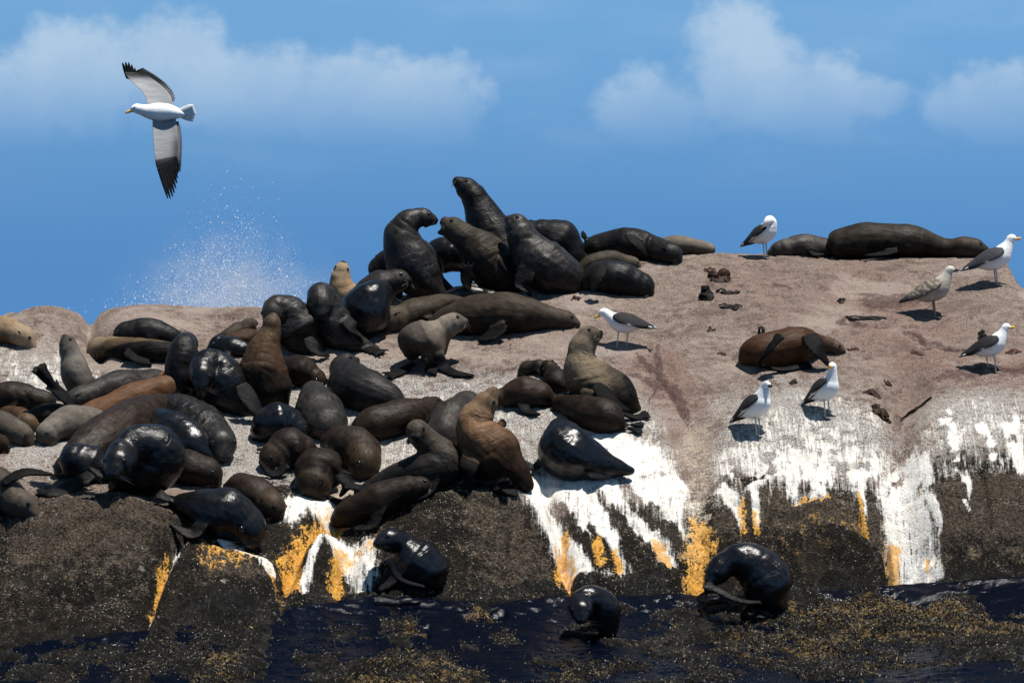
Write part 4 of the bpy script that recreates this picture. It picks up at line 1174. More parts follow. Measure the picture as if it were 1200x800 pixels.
rnd = random.Random(4)
TRI = 0
for si, (it, (co, no, lt, lv)) in enumerate(zip(raw, done)):
    sp, _, C, RR, hc, rh, hd, up, side, hl, nose, flips = it
    d2 = ((co[:, None, :] - C[None]) ** 2).sum(-1)
    rel = np.sqrt(d2) / RR[None]
    k = np.argmin(rel, 1)
    t = k / (len(C) - 1)
    rad = co - C[k]
    rl = np.linalg.norm(rad, axis=1)
    T = np.gradient(C, axis=0)
    T /= np.linalg.norm(T, axis=1)[:, None]
    z = vec((0, 0, 1))
    dors = no[:, 2]
    # flipper weight
    fw = np.zeros(len(co))
    for c, w in flips:
        fd = np.sqrt(((co[:, None] - c[None]) ** 2).sum(-1)).min(1)
        fw = np.maximum(fw, (1 - sstep(fd, w.max() * 0.8, w.max() * 1.25)))
    fw = fw * sstep(rel.min(1), 1.0, 1.14)
    arcl = np.concatenate([[0], np.cumsum(np.linalg.norm(np.diff(C, axis=0), axis=1))])
    # smooth arc position of every point
    a_s = arcl[k] + (rad * T[k]).sum(1)
    n3 = fbm3(co * 4.0, 3, 7 + si)
    if True:
        wr_ = max(sp['wr'], 0.007)
        # skin folds across the neck and back where the body bends
        curv = np.linalg.norm(np.gradient(T, axis=0), axis=1)
        curv = np.convolve(np.pad(curv, 3, mode='edge'), np.ones(7) / 7, 'valid')
        win = sstep(t, 0.30, 0.45) * (1 - sstep(t, 0.86, 0.95)) * (0.35 + 0.65 * np.clip(curv[k] / (curv.max() + 1e-9), 0, 1))
        ph = a_s / 0.058 + 5.0 * (n3 - 0.5) + 1.5 * (no @ unit(vec((1, 0, .4))))
        wv = 1 - np.abs(np.sin(ph * math.pi * 0.5)) ** 0.7
        co = co - no * (wv * 0.95 * wr_ * win * sstep(fbm3(co * 6.5, 2, 31 + si), 0.40, 0.62) * (1 - fw))[:, None]
    co = co + no * (((fbm3(co * 9.0, 2, 77 + si) - 0.5) * 0.016 + (fbm3(co * 3.6, 2, 177 + si) - 0.5) * 0.045) * (1 - fw) * (1 - sstep(t, 0.93, 1.0)))[:, None]
    bk, bl, hdcol, wt, gr = KEYS[sp['key']]
    bk, bl, hdcol = vec(bk), vec(bl), vec(hdcol)
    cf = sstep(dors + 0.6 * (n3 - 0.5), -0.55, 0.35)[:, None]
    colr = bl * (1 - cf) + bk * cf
    hf_ = sstep(t, 0.70, 0.97)[:, None]
    colr = colr * (1 - hf_) + hdcol * hf_
    colr = colr * sp['tint'] * (lambda w_: np.array([1 + .10 * w_, 1.0, 1 - .10 * w_]) * rnd.uniform(.8, 1.25))(rnd.random())
    colr = colr * (0.75 + 0.5 * fbm3(co * 2.3, 2, 300 + si))[:, None]
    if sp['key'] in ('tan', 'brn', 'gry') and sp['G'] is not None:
        # sitting animals: paler chest where it faces the camera, darker hindquarters
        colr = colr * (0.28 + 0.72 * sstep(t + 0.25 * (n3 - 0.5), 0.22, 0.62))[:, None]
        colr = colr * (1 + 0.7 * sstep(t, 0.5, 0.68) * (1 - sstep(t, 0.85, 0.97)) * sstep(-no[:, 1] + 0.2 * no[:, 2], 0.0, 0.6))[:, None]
    # dark muzzle end, pale whisker pads
    mzp = ((co - hc) @ hd) / hl
    tip = sstep(mzp, 0.90, 0.98)[:, None]
    colr = colr * (1 - tip) + vec((0.012, 0.010, 0.009)) * tip
    if sp['key'] in ('tan', 'gry') and sp['tint'] < 0.9:
        fdark = (sstep(mzp, 0.28, 0.55) * 0.75)[:, None]
        colr = colr * (1 - fdark) + colr * 0.32 * fdark
    colr = colr * (1 - fw[:, None]) + vec((0.006, 0.0056, 0.006)) * fw[:, None]
    # hindquarters of sitting tan, brown and grey animals are darker
    bp = C[len(C) // 3].copy()
    bp[2] = co[:, 2].min()
    org = bp
    start = np.concatenate([[0], np.cumsum(lt)[:-1]])
    me = bpy.data.meshes.new(sp['name'])
    me.vertices.add(len(co))
    me.vertices.foreach_set('co', (co - org).astype(np.float32).ravel())
    me.loops.add(len(lv))
    me.loops.foreach_set('vertex_index', lv)
    me.polygons.add(len(lt))
    me.polygons.foreach_set('loop_start', start.astype(np.int32))
    me.polygons.foreach_set('loop_total', lt)
    me.polygons.foreach_set('use_smooth', np.ones(len(lt), bool))
    me.update(calc_edges=True)
    TRI += 2 * len(lt)
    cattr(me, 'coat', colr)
    fattr(me, 'wetness', np.clip((wt + 0.35 * (n3 - 0.5)) * (1 - 0.7 * fw), 0, 1))
    fattr(me, 'grizzle', gr * (1 - fw))
    fattr(me, 'along', t)
    perp = rad - T[k] * (rad * T[k]).sum(1)[:, None]
    fu = perp + vec((.57, .57, .57)) * (a_s * 0.28)[:, None]
    fo = perp * 0.35 + vec((.57, .57, .57)) * (a_s * 1.25)[:, None]
    va = me.attributes.new('foldco', 'FLOAT_VECTOR', 'POINT')
    va.data.foreach_set('vector', fo.astype(np.float32).ravel())
    fattr(me, 'folds', np.clip(sp['wr'] / 0.010, 0.25, 1.4) * sstep(t, 0.2, 0.42) * (1 - sstep(t, 0.86, 0.96)) * (1 - fw) * sstep(n3, 0.36, 0.56))
    va = me.attributes.new('furco', 'FLOAT_VECTOR', 'POINT')
    va.data.foreach_set('vector', fu.astype(np.float32).ravel())
    props = dict(label=sp['label'], category=sp['cat'])
    if sp['group']:
        props['group'] = sp['group']
    o = link(sp['name'], me, m_seal, **props)
    o.location = org
    if True:
        Mh = Matrix(((hd[0], side[0], up[0]), (hd[1], side[1], up[1]), (hd[2], side[2], up[2])))
        for s in (-1, 1):
            e = link('eye', eye_me, None, o)
            e.location = hc + hd * rh * 0.66 + side * s * rh * 0.62 + up * rh * 0.40 - org
            e.scale = (rh * 0.17,) * 3
            er = link('ear', ear_me, None, o)
            er.location = hc - hd * rh * 0.20 + side * s * rh * 0.90 + up * rh * 0.22 - org
            er.rotation_euler = (Mh @ Matrix.Rotation(s * 0.5, 3, 'Z') @ Matrix.Rotation(-0.35, 3, 'Y')).to_euler()
            er.scale = (rh * 0.55,) * 3
        wv_, wf_ = [], []
        for s in (-1, 1):
            for q in range(7):
                r0 = hc + hd * hl * 0.86 + side * s * rh * 0.36 - up * rh * (0.05 + 0.05 * q)
                dr = unit(side * s * 0.9 + hd * rnd.uniform(-.5, .2) - up * rnd.uniform(0.1, .7))
                L = rh * rnd.uniform(.7, 1.25)
                b_ = len(wv_)
                wv_ += [r0 - up * 0.0012, r0 + up * 0.0012, r0 + dr * L * .6 - up * rh * .04, r0 + dr * L - up * rh * .14]
                wf_ += [(b_, b_ + 1, b_ + 2), (b_ + 1, b_ + 3, b_ + 2)]
        link('whiskers', mesh_np('whiskers', np.array(wv_) - org, np.array(wf_)), m_whisk, o, kind='stuff')
print('seals', len(SEALS), 'tris', TRI)

# ------------------------------------------------------------------ gulls
m_feather, FE, fb = new_mat('feathers')
fcol = FE.attr('plumage', 'Color')
Pf = FE.node('ShaderNodeTexCoord').outputs['Object']
fn = FE.noise(FE.vmul(Pf, (0.5, 1.0, 1.0)), 70.0, 3, 0.6)
fm = FE.math('ADD', 0.80, FE.math('MULTIPLY', fn, 0.36))
fc = FE.node('ShaderNodeCombineColor')
for k in range(3):
    FE.put(fc.inputs[k], fm)
FE.put(fb.inputs['Base Color'], FE.mix(1.0, fcol, fc.outputs[0], 'MULTIPLY'))
fb.inputs['Roughness'].default_value = 0.75
fb.inputs['Specular IOR Level'].default_value = 0.2
fbm_ = FE.node('ShaderNodeBump')
fbm_.inputs['Strength'].default_value = 0.4
fbm_.inputs['Distance'].default_value = 0.006
FE.put(fbm_.inputs['Height'], fn)
FE.put(fb.inputs['Normal'], fbm_.outputs[0])


def plain(name, col, rough=0.5):
    m, nt, b = new_mat(name)
    pp = nt.node('ShaderNodeTexCoord').outputs['Object']
    nn = nt.noise(pp, 60.0, 3)
    nt.put(b.inputs['Base Color'], nt.mix(nt.step(nn, 0.3, 0.7), tuple(0.8 * c for c in col), tuple(min(1, 1.12 * c) for c in col)))
    b.inputs['Roughness'].default_value = rough
    return m


m_bill = plain('bill_yellow', (0.75, 0.42, 0.04), 0.4)
m_billdark = plain('bill_dark', (0.03, 0.026, 0.022), 0.4)
m_red = plain('bill_red', (0.62, 0.07, 0.02), 0.4)
m_leg = plain('gull_leg', (0.48, 0.46, 0.40), 0.6)
m_legdark = plain('gull_leg_dull', (0.22, 0.18, 0.15), 0.6)


def shell_obj(sh, name, mat, parent, colfn=None, **props):
    me = sh.mesh(name)
    if colfn is not None:
        co = np.empty(len(me.vertices) * 3, np.float32)
        me.vertices.foreach_get('co', co)
        cattr(me, 'plumage', colfn(co.reshape(-1, 3).astype(float)))
    return link(name, me, mat, parent, **props)


WHITE = vec((0.80, 0.80, 0.79))
SLATE = vec((0.018, 0.017, 0.018))
STAND = [(-.175, 0, .205, .014), (-.12, 0, .206, .048), (-.04, 0, .204, .076), (.045, 0, .216, .082), (.096, 0, .256, .064), (.122, 0, .298, .044), (.136, 0, .330, .034), (.150, 0, .352, .034), (.170, 0, .353, .027), (.187, 0, .348, .012)]


def gull(label, px, py, yaw, scale=1.08, spine=STAND, juvenile=False, bill='yellow', bill_tip=None, feet=((.005, .032), (.02, -.03)), legh=1.0, back=SLATE, pitch=14):
    root_p = on_rock(px, py)
    root = bpy.data.objects.new('gull', None)
    COL.objects.link(root)
    root.location = root_p
    root.rotation_euler = (0, 0, math.radians(yaw))
    root.scale = (scale,) * 3
    root['label'] = label
    root['category'] = 'gull'
    root['group'] = 'gulls standing on the rock'
    ca, sa = math.cos(math.radians(pitch)), math.sin(math.radians(pitch))
    piv = vec((0, 0, .185))

    def tilt(co):
        q = np.asarray(co, float) - piv
        return np.stack([q[..., 0] * ca - q[..., 2] * sa, q[..., 1], q[..., 0] * sa + q[..., 2] * ca], -1) + piv
    spine = np.array(spine, float)
    shift = tilt(spine[4, :3]) - spine[4, :3]
    spine[:5, :3] = tilt(spine[:5, :3])
    spine[5:, :3] += shift
    if bill_tip is not None:
        bill_tip = vec(bill_tip) + shift
    c = catmull(spine, 40)
    sh = Shell()
    sh.tube(c[:, :3], np.maximum(c[:, 3], .006), up=(0, 0, 1), flat=1.04, seg=20)

    def bodycol(co):
        col = np.tile(WHITE, (len(co), 1))
        n1 = fbm3(co * 60, 3, 5)
        if juvenile:
            col = np.tile(vec((0.40, 0.35, 0.29)), (len(co), 1)) * (0.55 + 0.9 * n1)[:, None]
            hw = sstep(co[:, 2], .29, .36)[:, None]
            col = col * (1 - hw) + vec((0.52, 0.48, 0.42)) * (0.75 + 0.5 * n1)[:, None] * hw
        elif bill == 'dark':
            hw = (sstep(co[:, 2], .37, .40) * sstep(n1, .35, .6))[:, None]
            col = col * (1 - 0.6 * hw)
        return col
    shell_obj(sh, 'body', m_feather, root, bodycol)
    hp, hn = c[-7, :3], unit(c[-1, :3] - c[-7, :3])
    hs = unit(np.cross(hn, (0, 0, 1)))
    # bill
    b0 = c[-1, :3] - hn * .006
    tip = b0 + hn * .05 + vec((0, 0, -.010)) if bill_tip is None else vec(bill_tip)
    sh = Shell()
    bc = catmull([(*b0, .0125), (*(b0 * .6 + tip * .4), .0105), (*(b0 * .25 + tip * .75), .0095), (*tip, .004)], 10)
    sh.tube(bc[:, :3], bc[:, 3], flat=1.15, seg=10)
    bo = shell_obj(sh, 'bill', m_bill if bill == 'yellow' else m_billdark, root)
    if bill == 'yellow':
        sh = Shell()
        sh.ball(b0 * .3 + tip * .7 - vec((0, 0, .004)), hn, .007, .0098, .007, vec((0, 0, 1)))
        shell_obj(sh, 'bill_spot', m_red, bo)
    for s in (-1, 1):
        e = link('eye', eye_me, None, root)
        e.location = hp + hn * .006 + hs * s * .027 + vec((0, 0, .010))
        e.scale = (.0055,) * 3
    # folded wings
    for s in (-1, 1):
        sh = Shell()
        pth = catmull([(.085, s * .056, .262), (.03, s * .074, .256), (-.06, s * .070, .238), (-.15, s * .038, .216), (-.225, s * .013, .198), (-.285, s * .005, .184)], 22)
        ww = np.interp(np.linspace(0, 1, 22), [0, .15, .4, .62, .8, 1], [.026, .058, .068, .050, .028, .007])
        sh.paddle(pth, ww, unit(vec((0.05, s * .80, .60))), .016)
        # overlapping flight feathers show as ridges along the hind edge
        for q in range(5):
            a = vec((-.04 - .012 * q, s * (.066 - .006 * q), .190 + .008 * q))
            b = vec((-.215 - .014 * q, s * (.022 - .003 * q), .178 + .003 * q))
            fp = np.array([a + (b - a) * z_ for z_ in np.linspace(0, 1, 7)])
            sh.paddle(fp, np.array([.010, .013, .014, .013, .011, .008, .003]), unit(vec((0, s * .8, .6))), .006)

        def wingcol(co):
            n1 = fbm3(co * 45, 3, 9)
            col = np.tile(vec(back), (len(co), 1)) * (0.7 + 0.6 * n1)[:, None]
            if juvenile:
                sc = sstep(np.sin(co[:, 0] * 190 + 6 * n1) * np.sin(co[:, 2] * 220), -.1, .5)
                col = vec((0.085, 0.070, 0.055)) * (1 - sc)[:, None] + vec((0.34, 0.29, 0.23)) * sc[:, None]
                dk = sstep(-co[:, 0], .17, .22)[:, None]
                return col * (1 - dk) + vec((0.03, 0.027, 0.025)) * dk
            # white trailing edge of the secondaries
            edge_ = sstep(.200 + 0.25 * np.minimum(0, co[:, 0] + .05) - co[:, 2], 0, .008) * sstep(co[:, 0], -.19, -.16) * (1 - sstep(co[:, 0], .03, .06))
            spots = sstep(-co[:, 0], .255, .262) * 0.5
            w = np.clip(edge_ + spots, 0, 1)[:, None]
            return col * (1 - w) + WHITE * w
        wobj = shell_obj(sh, 'wing', m_feather, root, wingcol)
        wco = np.empty(len(wobj.data.vertices) * 3, np.float32)
        wobj.data.vertices.foreach_get('co', wco)
        wobj.data.vertices.foreach_set('co', tilt(wco.reshape(-1, 3)).astype(np.float32).ravel())
    # tail
    sh = Shell()
    tp = catmull([(-.13, 0, .208), (-.19, 0, .200), (-.245, 0, .188)], 8)
    sh.paddle(tp, np.interp(np.linspace(0, 1, 8), [0, .5, 1], [.024, .036, .040]), vec((0, 0, 1)), .008)
    sh.v = [tilt(q) for q in sh.v]
    shell_obj(sh, 'tail', m_feather, root, (lambda co: np.tile(vec((0.06, 0.05, 0.045)) if juvenile else WHITE, (len(co), 1))))
    for fx, fy in feet:
        sh = Shell()
        # each foot stands on the rock below it
        wv = root.matrix_basis @ Vector((fx, fy, 0))
        gz = (ground_z(wv.x, wv.y) - root_p.z) / scale
        sh.tube([vec((fx - .035, fy * .9, .175)), vec((fx - .012, fy, .125)), vec((fx - .006, fy, .075)), vec((fx, fy, gz + .006))], [.012, .0075, .0058, .0062], seg=10)
        lo = shell_obj(sh, 'leg', m_legdark if juvenile else m_leg, root)
        sh = Shell()
        for an in (-.5, 0, .5):
            e = vec((fx + .052 * math.cos(an), fy + .052 * math.sin(an), gz + .004))
            a = vec((fx - .004, fy, gz + .008))
            sh.tube([a, (a + e) / 2, e], [.005, .0045, .003], seg=6, flat=.7)
        e1 = [vec((fx, fy, gz + .006)), vec((fx + .022, fy, gz + .005)), vec((fx + .042, fy, gz + .004))]
        sh.paddle(e1, [.003, .012, .020], vec((0, 0, 1)), .002)
        shell_obj(sh, 'foot', m_legdark if juvenile else m_leg, lo)
    return root


PREEN = [(-.175, 0, .215, .014), (-.12, 0, .215, .046), (-.04, 0, .214, .076), (.040, 0, .232, .084), (.082, 0, .268, .068), (.096, -.004, .300, .056), (.100, -.026, .318, .046), (.098, -.054, .306, .036), (.086, -.072, .284, .025), (.074, -.080, .266, .013)]
LOOK = [(-.175, 0, .205, .014), (-.12, 0, .206, .042), (-.04, 0, .204, .076), (.045, 0, .222, .083), (.090, 0, .266, .056), (.105, -.004, .312, .040), (.112, -.008, .350, .034), (.116, -.014, .372, .033), (.124, -.032, .372, .027), (.130, -.048, .367, .012)]
LEAN = [(-.175, 0, .210, .014), (-.12, 0, .210, .042), (-.04, 0, .205, .076), (.05, 0, .218, .080), (.108, 0, .245, .052), (.145, 0, .274, .042), (.170, 0, .292, .037), (.186, 0, .292, .034), (.204, 0, .282, .026), (.216, 0, .270, .012)]
HUNCH = [(-.175, 0, .205, .014), (-.12, 0, .208, .044), (-.04, 0, .206, .078), (.045, 0, .224, .084), (.085, 0, .262, .062), (.102, 0, .302, .046), (.112, 0, .334, .037), (.128, -.003, .350, .034), (.150, -.010, .350, .026), (.166, -.016, .344, .012)]

gull('black backed gull preening on the crest with its head tucked down', 896, 302, -40, 1.10, PREEN, bill_tip=(.055, -.084, .238), pitch=16)
gull('grey black backed gull at the rock edge beside the sleeping bull nose', 1166, 334, -8, 1.22, STAND, back=vec((0.045, 0.045, 0.050)))
gull('mottled brown young gull with a dark bill on bare rock', 1094, 371, -14, 1.20, STAND, juvenile=True, bill='dark', feet=((.0, .032), (.02, -.03)))
gull('black backed gull in profile with pale bill standing by a purple stain', 1161, 434, -10, 1.08, STAND, feet=((-.025, .03), (.045, -.03)))
gull('black backed gull turning its face to the sea on pale rock', 968, 487, -48, 1.12, LOOK, pitch=20)
gull('dusky faced black backed gull standing above the white streaks', 887, 508, -42, 1.16, HUNCH, bill='dark', pitch=21)
gull('black backed gull stooping with lowered yellow bill beside the light chested seal', 731, 407, 172, 1.10, LEAN, feet=((.055, .03), (-.02, -.03)), pitch=4)

# the flying gull: banked so that the undersides of both wings face the boat
gd = 33.0


def gp(x, y, dd=0.0):
    return vec(to3(x, y, gd + dd))


fly = bpy.data.objects.new('gull', None)
COL.objects.link(fly)
org = gp(188, 134)
fly.location = org
fly['label'] = 'gull flying with black tipped wings spread wide above the spray'
fly['category'] = 'gull'
pm = gd / F
sh = Shell()
fc_ = catmull([(*gp(216, 134), 3.0 * pm), (*gp(208, 133), 6.5 * pm), (*gp(196, 131.5), 9.8 * pm), (*gp(183, 131.5), 10.6 * pm), (*gp(173, 130.5), 8.2 * pm), (*gp(165, 128.5), 6.2 * pm), (*gp(159.5, 127.5), 5.8 * pm), (*gp(155.5, 128.5), 3.8 * pm), (*gp(153.5, 129.5), 2 * pm)], 40)
sh.tube(fc_[:, :3] - org, fc_[:, 3], seg=20)
shell_obj(sh, 'body', m_feather, fly, lambda co: np.tile(WHITE, (len(co), 1)))
sh = Shell()
sh.tube(np.array([gp(155, 129.5), gp(152, 130.6), gp(149, 131.6), gp(147, 132.8)]) - org, np.array([2.1, 1.9, 1.6, .7]) * pm, seg=10)
bo = shell_obj(sh, 'bill', m_bill, fly)
sh = Shell()
sh.ball(gp(149, 132.4, -.004) - org, vec((1, 0, 0)), .009, .010, .008, vec((0, 0, 1)))
shell_obj(sh, 'bill_spot', m_red, bo)
for dd in (-.035, .035):
    e = link('eye', eye_me, None, fly)
    e.location = gp(157.3, 126.6, dd) - org
    e.scale = (.008,) * 3
sh = Shell()
for k in range(7):
    o_ = (k - 3) / 3
    q = np.array([gp(209 + (20 - 3 * abs(o_)) * z_, 132.5 + o_ * (2.5 + 6.5 * z_), .02 * o_) for z_ in np.linspace(0, 1, 6)]) - org
    sh.paddle(q, np.array([1.6, 2.2, 2.6, 2.6, 2.3, 1.4]) * pm, vec((0, -1, 0.15)), .004)
shell_obj(sh, 'tail', m_feather, fly, lambda co: np.tile(vec((0.72, 0.72, 0.72)), (len(co), 1)), kind='stuff')

WINGS = {
    'low': [((179, 137), (206, 138), .00), ((179, 152), (208, 153), -.06), ((180, 166), (209, 166), -.12), ((181, 180), (208.5, 180), -.17), ((183, 190), (208, 190), -.20), ((185, 198), (207, 198), -.22)],
    'high': [((172, 127), (203, 125), .00), ((171, 116), (200, 113), .08), ((165, 106), (192, 103), .17), ((156, 97), (182, 95), .26), ((149, 90), (173, 89), .33), ((146, 84), (163, 83), .38)],
}
for wn, secs in WINGS.items():
    sh = Shell()
    rings, mids = [], []
    ang = np.arange(20) / 20 * 2 * math.pi
    ar = catmull([[*a, *b, d] for a, b, d in secs], 26)
    for r in ar:
        a, b = gp(r[0], r[1], r[4]) - org, gp(r[2], r[3], r[4] + .02) - org
        m_, h_ = (a + b) / 2, (b - a) / 2
        nn = unit(np.cross(h_, vec((0, 0, 1)) if wn == 'low' else vec((0, 0, -1))))
        th = .014 * (1 - 0.6 * len(rings) / 26)
        camber = .03 * np.cos(ang)[:, None] ** 2 * vec((0, 1, 0))
        rings.append(m_ + np.cos(ang)[:, None] * h_ + np.sin(ang)[:, None] * vec((0, 1, 0)) * th - camber + vec((0, .015, 0)))
        mids.append(m_)
    sh.loft(rings, mids[0], mids[-1])
    wing = shell_obj(sh, 'wing', m_feather, fly, lambda co, low=(wn == 'low'): (lambda dk, nz: (vec((0.23, 0.235, 0.245)) * (1 - dk)[:, None] + vec((0.012, 0.012, 0.013)) * dk[:, None]) * nz[:, None])(
        np.clip((sstep(-co[:, 2] / pm, 46, 64) if low else sstep(co[:, 2] / pm, 40, 50)) + (0.75 * sstep(co[:, 0] / pm, 12, 21) * sstep(-co[:, 2] / pm, 8, 40) if low else 0), 0, 1), 0.7 + 0.6 * fbm3(co * vec((10, 10, 45)), 3, 3)))
    sh = Shell()
    # secondaries along the hind edge, then primaries fanning from the hand
    if wn == 'low':
        tip_dir = (1.5, 5.0)
        ends = [(196.5, 232), (199.5, 232.5), (202.3, 230), (204.3, 226), (206, 220.5), (207.3, 214.5), (208, 208.5), (208.5, 203), (209, 197)]
        pri = [((183.5 + 2.7 * k, 188 - .6 * k), ends[k], -.22) for k in range(9)]
    else:
        tip_dir = (0.5, -4.0)
        pri = [((150 + 2.0 * k, 92 + .6 * k), (143.5 + 3.6 * k, 74 - 2.6 * math.sin(k * .8) + 1.0 * k + .12 * k * k), .40) for k in range(9)]
    te = np.array([gp(r[2] - .6, r[3], r[4] + .02) - org for r in ar[2:]])
    sh.paddle(te, np.linspace(3.4, 2.6, len(te)) * pm, vec((0, -1, 0)), .003)
    sec = []
    for k in range(23):
        r = ar[int(2 + k * 1.0)]
        ch = unit(vec((r[2] - r[0], r[3] - r[1])))
        sec.append(((r[2] - ch[0] * 5, r[3] - ch[1] * 5), (r[2] + ch[0] * 2.6 + tip_dir[0], r[3] + ch[1] * 2.6 + tip_dir[1]), r[4] + .01))
    for (ax_, ay_), (bx_, by_), dd in sec:
        a, b = gp(ax_, ay_, dd + .02) - org, gp(bx_, by_, dd + .03) - org
        sh.paddle(np.array([a + (b - a) * z_ for z_ in np.linspace(0, 1, 6)]), np.array([1.5, 1.7, 1.6, 1.5, 1.2, .6]) * pm, vec((0, -1, 0)), .003)
    for k, ((ax_, ay_), (bx_, by_), dd) in enumerate(pri):
        a, b = gp(ax_, ay_, dd) - org, gp(bx_, by_, dd - .02 + .006 * k) - org
        sh.paddle(np.array([a + (b - a) * z_ for z_ in np.linspace(0, 1, 8)]), np.array([2.0, 2.3, 2.3, 2.2, 2.0, 1.7, 1.4, .7]) * pm, vec((0, -1, 0)), .003)

    def featcol(co, low=(wn == 'low')):
        n1 = fbm3(co * 40, 3, 13)
        z_ = co[:, 2] / pm
        if low:
            dk = sstep(-z_, 44, 64)
        else:
            dk = sstep(z_, 30, 42)
        c = vec((0.10, 0.10, 0.108)) * (1 - dk)[:, None] + vec((0.012, 0.011, 0.012)) * dk[:, None]
        return c * (0.6 + 0.8 * n1)[:, None]
    shell_obj(sh, 'flight_feathers', m_feather, wing, featcol, kind='stuff')

# ------------------------------------------------------------------ kelp scraps and droppings on the rock
m_kelp, K_, kb = new_mat('dried_kelp')
kc = K_.attr('plumage', 'Color')
K_.put(kb.inputs['Base Color'], kc)
kb.inputs['Roughness'].default_value = 0.6
kb.inputs['Specular IOR Level'].default_value = 0.1
rk = random.Random(21)


def scrap(label, px, py, w, h, col, n=3, cat='kelp', name='kelp_scrap'):
    p0 = on_rock(px, py)
    d = p0.y
    s = d / F
    sh = Shell()
    for q in range(n):
        a = rk.uniform(-.5, .5)
        pts = []
        for k in range(6):
            t = k / 5 - .5
            x = t * w * s * (1 if n == 1 else rk.uniform(.7, 1.1)) + rk.uniform(-.12, .12) * w * s
            y = a * .10 + rk.uniform(-.03, .03)
            gz = ground_z(p0.x + x, p0.y + y) - p0.z
            z = gz + .006 + max(0, (.5 - abs(t + rk.uniform(-.3, .3)))) * h * s * rk.uniform(.2, 1.6)
            pts.append((x, y, z))
        c = catmull(pts, 14)
        ww = (0.15 + .6 * rk.random() * np.abs(np.sin(np.linspace(.3, 5.0, 14) + q * 2.1))) * h * s * .62 + .003
        sh.paddle(c, ww, unit(vec((rk.uniform(-.5, .5), -.7, .7))), .004)
    o = shell_obj(sh, name, m_kelp, None, lambda co: np.tile(vec(col), (len(co), 1)) * (.6 + .8 * fbm3(co * 50, 2, 3))[:, None], label=label, category=cat, group='dried scraps lying on the rock')
    o.location = p0


BK, BR, RB = (0.005, 0.0045, 0.004), (0.028, 0.014, 0.009), (0.06, 0.028, 0.018)
scrap('black kelp stump standing up like a boot on the bare top', 828, 350, 14, 20, BK, 3)
scrap('flat black kelp piece trailing beside the upright stump', 854, 345, 22, 7, BK, 2)
scrap('curled brown kelp blade highest on the bare top', 845, 328, 26, 13, BR, 3)
scrap('thin dark kelp sliver above the curled brown blade', 832, 318, 12, 5, BR, 2)
scrap('short black kelp strip below the upright stump', 856, 364, 24, 6, BK, 2)
scrap('tiny dark chip of kelp between the stooping gull and the stump', 834, 389, 10, 4, BR, 1)
scrap('long blackish kelp strap lying near the mottled young gull', 1014, 374, 50, 5, BK, 3)
scrap('small dark kelp tuft between the crest bull and the young gull', 986, 354, 8, 8, BK, 2)
scrap('black kelp cube beside the seal dozing on its back', 893, 395, 8, 12, BK, 2)
scrap('reddish kelp crumb beyond the nose of the dozing seal', 999, 410, 12, 4, RB, 1)
scrap('brown crust lying on the stained slope above the gully', 1074, 415, 12, 6, RB, 2)
scrap('dark kelp lump behind the tail of the profile gull', 1151, 397, 10, 9, BK, 3)
scrap('dark red kelp scrap in front of the profile gull', 1188, 413, 18, 7, RB, 2)
scrap('pair of brown droppings on the pale slope', 1021, 461, 16, 7, BR, 3, 'dropping', 'dropping')
scrap('round brown dropping next to the pair on the slope', 1040, 452, 8, 5, BR, 2, 'dropping', 'dropping')
scrap('knobbly brown clump above the white gully', 1033, 488, 18, 12, BR, 5)
scrap('dark stick of kelp leaning in the gully', 1072, 483, 30, 8, BK, 2)
scrap('small brown chip behind the gull facing the sea', 929, 445, 9, 5, BR, 2)
scrap('reddish chip on the grey rock left of the dozing seal', 846, 416, 8, 4, RB, 1)
scrap('dark crumb of kelp under the black side lying seal', 676, 352, 10, 4, BR, 2)

# ------------------------------------------------------------------ mussels, weed and barnacles: too many and too small to count
rs = np.random.RandomState(5)


def scatter(n, weight, dlo, dhi, plo=-60, phi=1260):
    out = []
    tot = 0
    while tot < n:
        p = rs.uniform(plo, phi, 60000)
        d = rs.uniform(dlo, dhi, 60000)
        w = lerp_grid(weight, p, d)
        k = rs.uniform(0, 1, 60000) < w
        out.append(np.stack([p[k], d[k]], 1))
        tot += k.sum()
    q = np.concatenate(out)[:n]
    x = (q[:, 0] - 600) / F * q[:, 1]
    return np.stack([x, q[:, 1], lerp_grid(ZG, q[:, 0], q[:, 1])], 1), q


def rand_basis(n, tilt):
    """random frames: long axis mostly up with some tilt"""
    z = rs.normal(0, tilt, (n, 3)) + vec((0, -0.3, 1))
    z /= np.linalg.norm(z, axis=1)[:, None]
    a = rs.normal(0, 1, (n, 3))
    x = np.cross(a, z)
    x /= np.linalg.norm(x, axis=1)[:, None]
    return x, np.cross(z, x), z


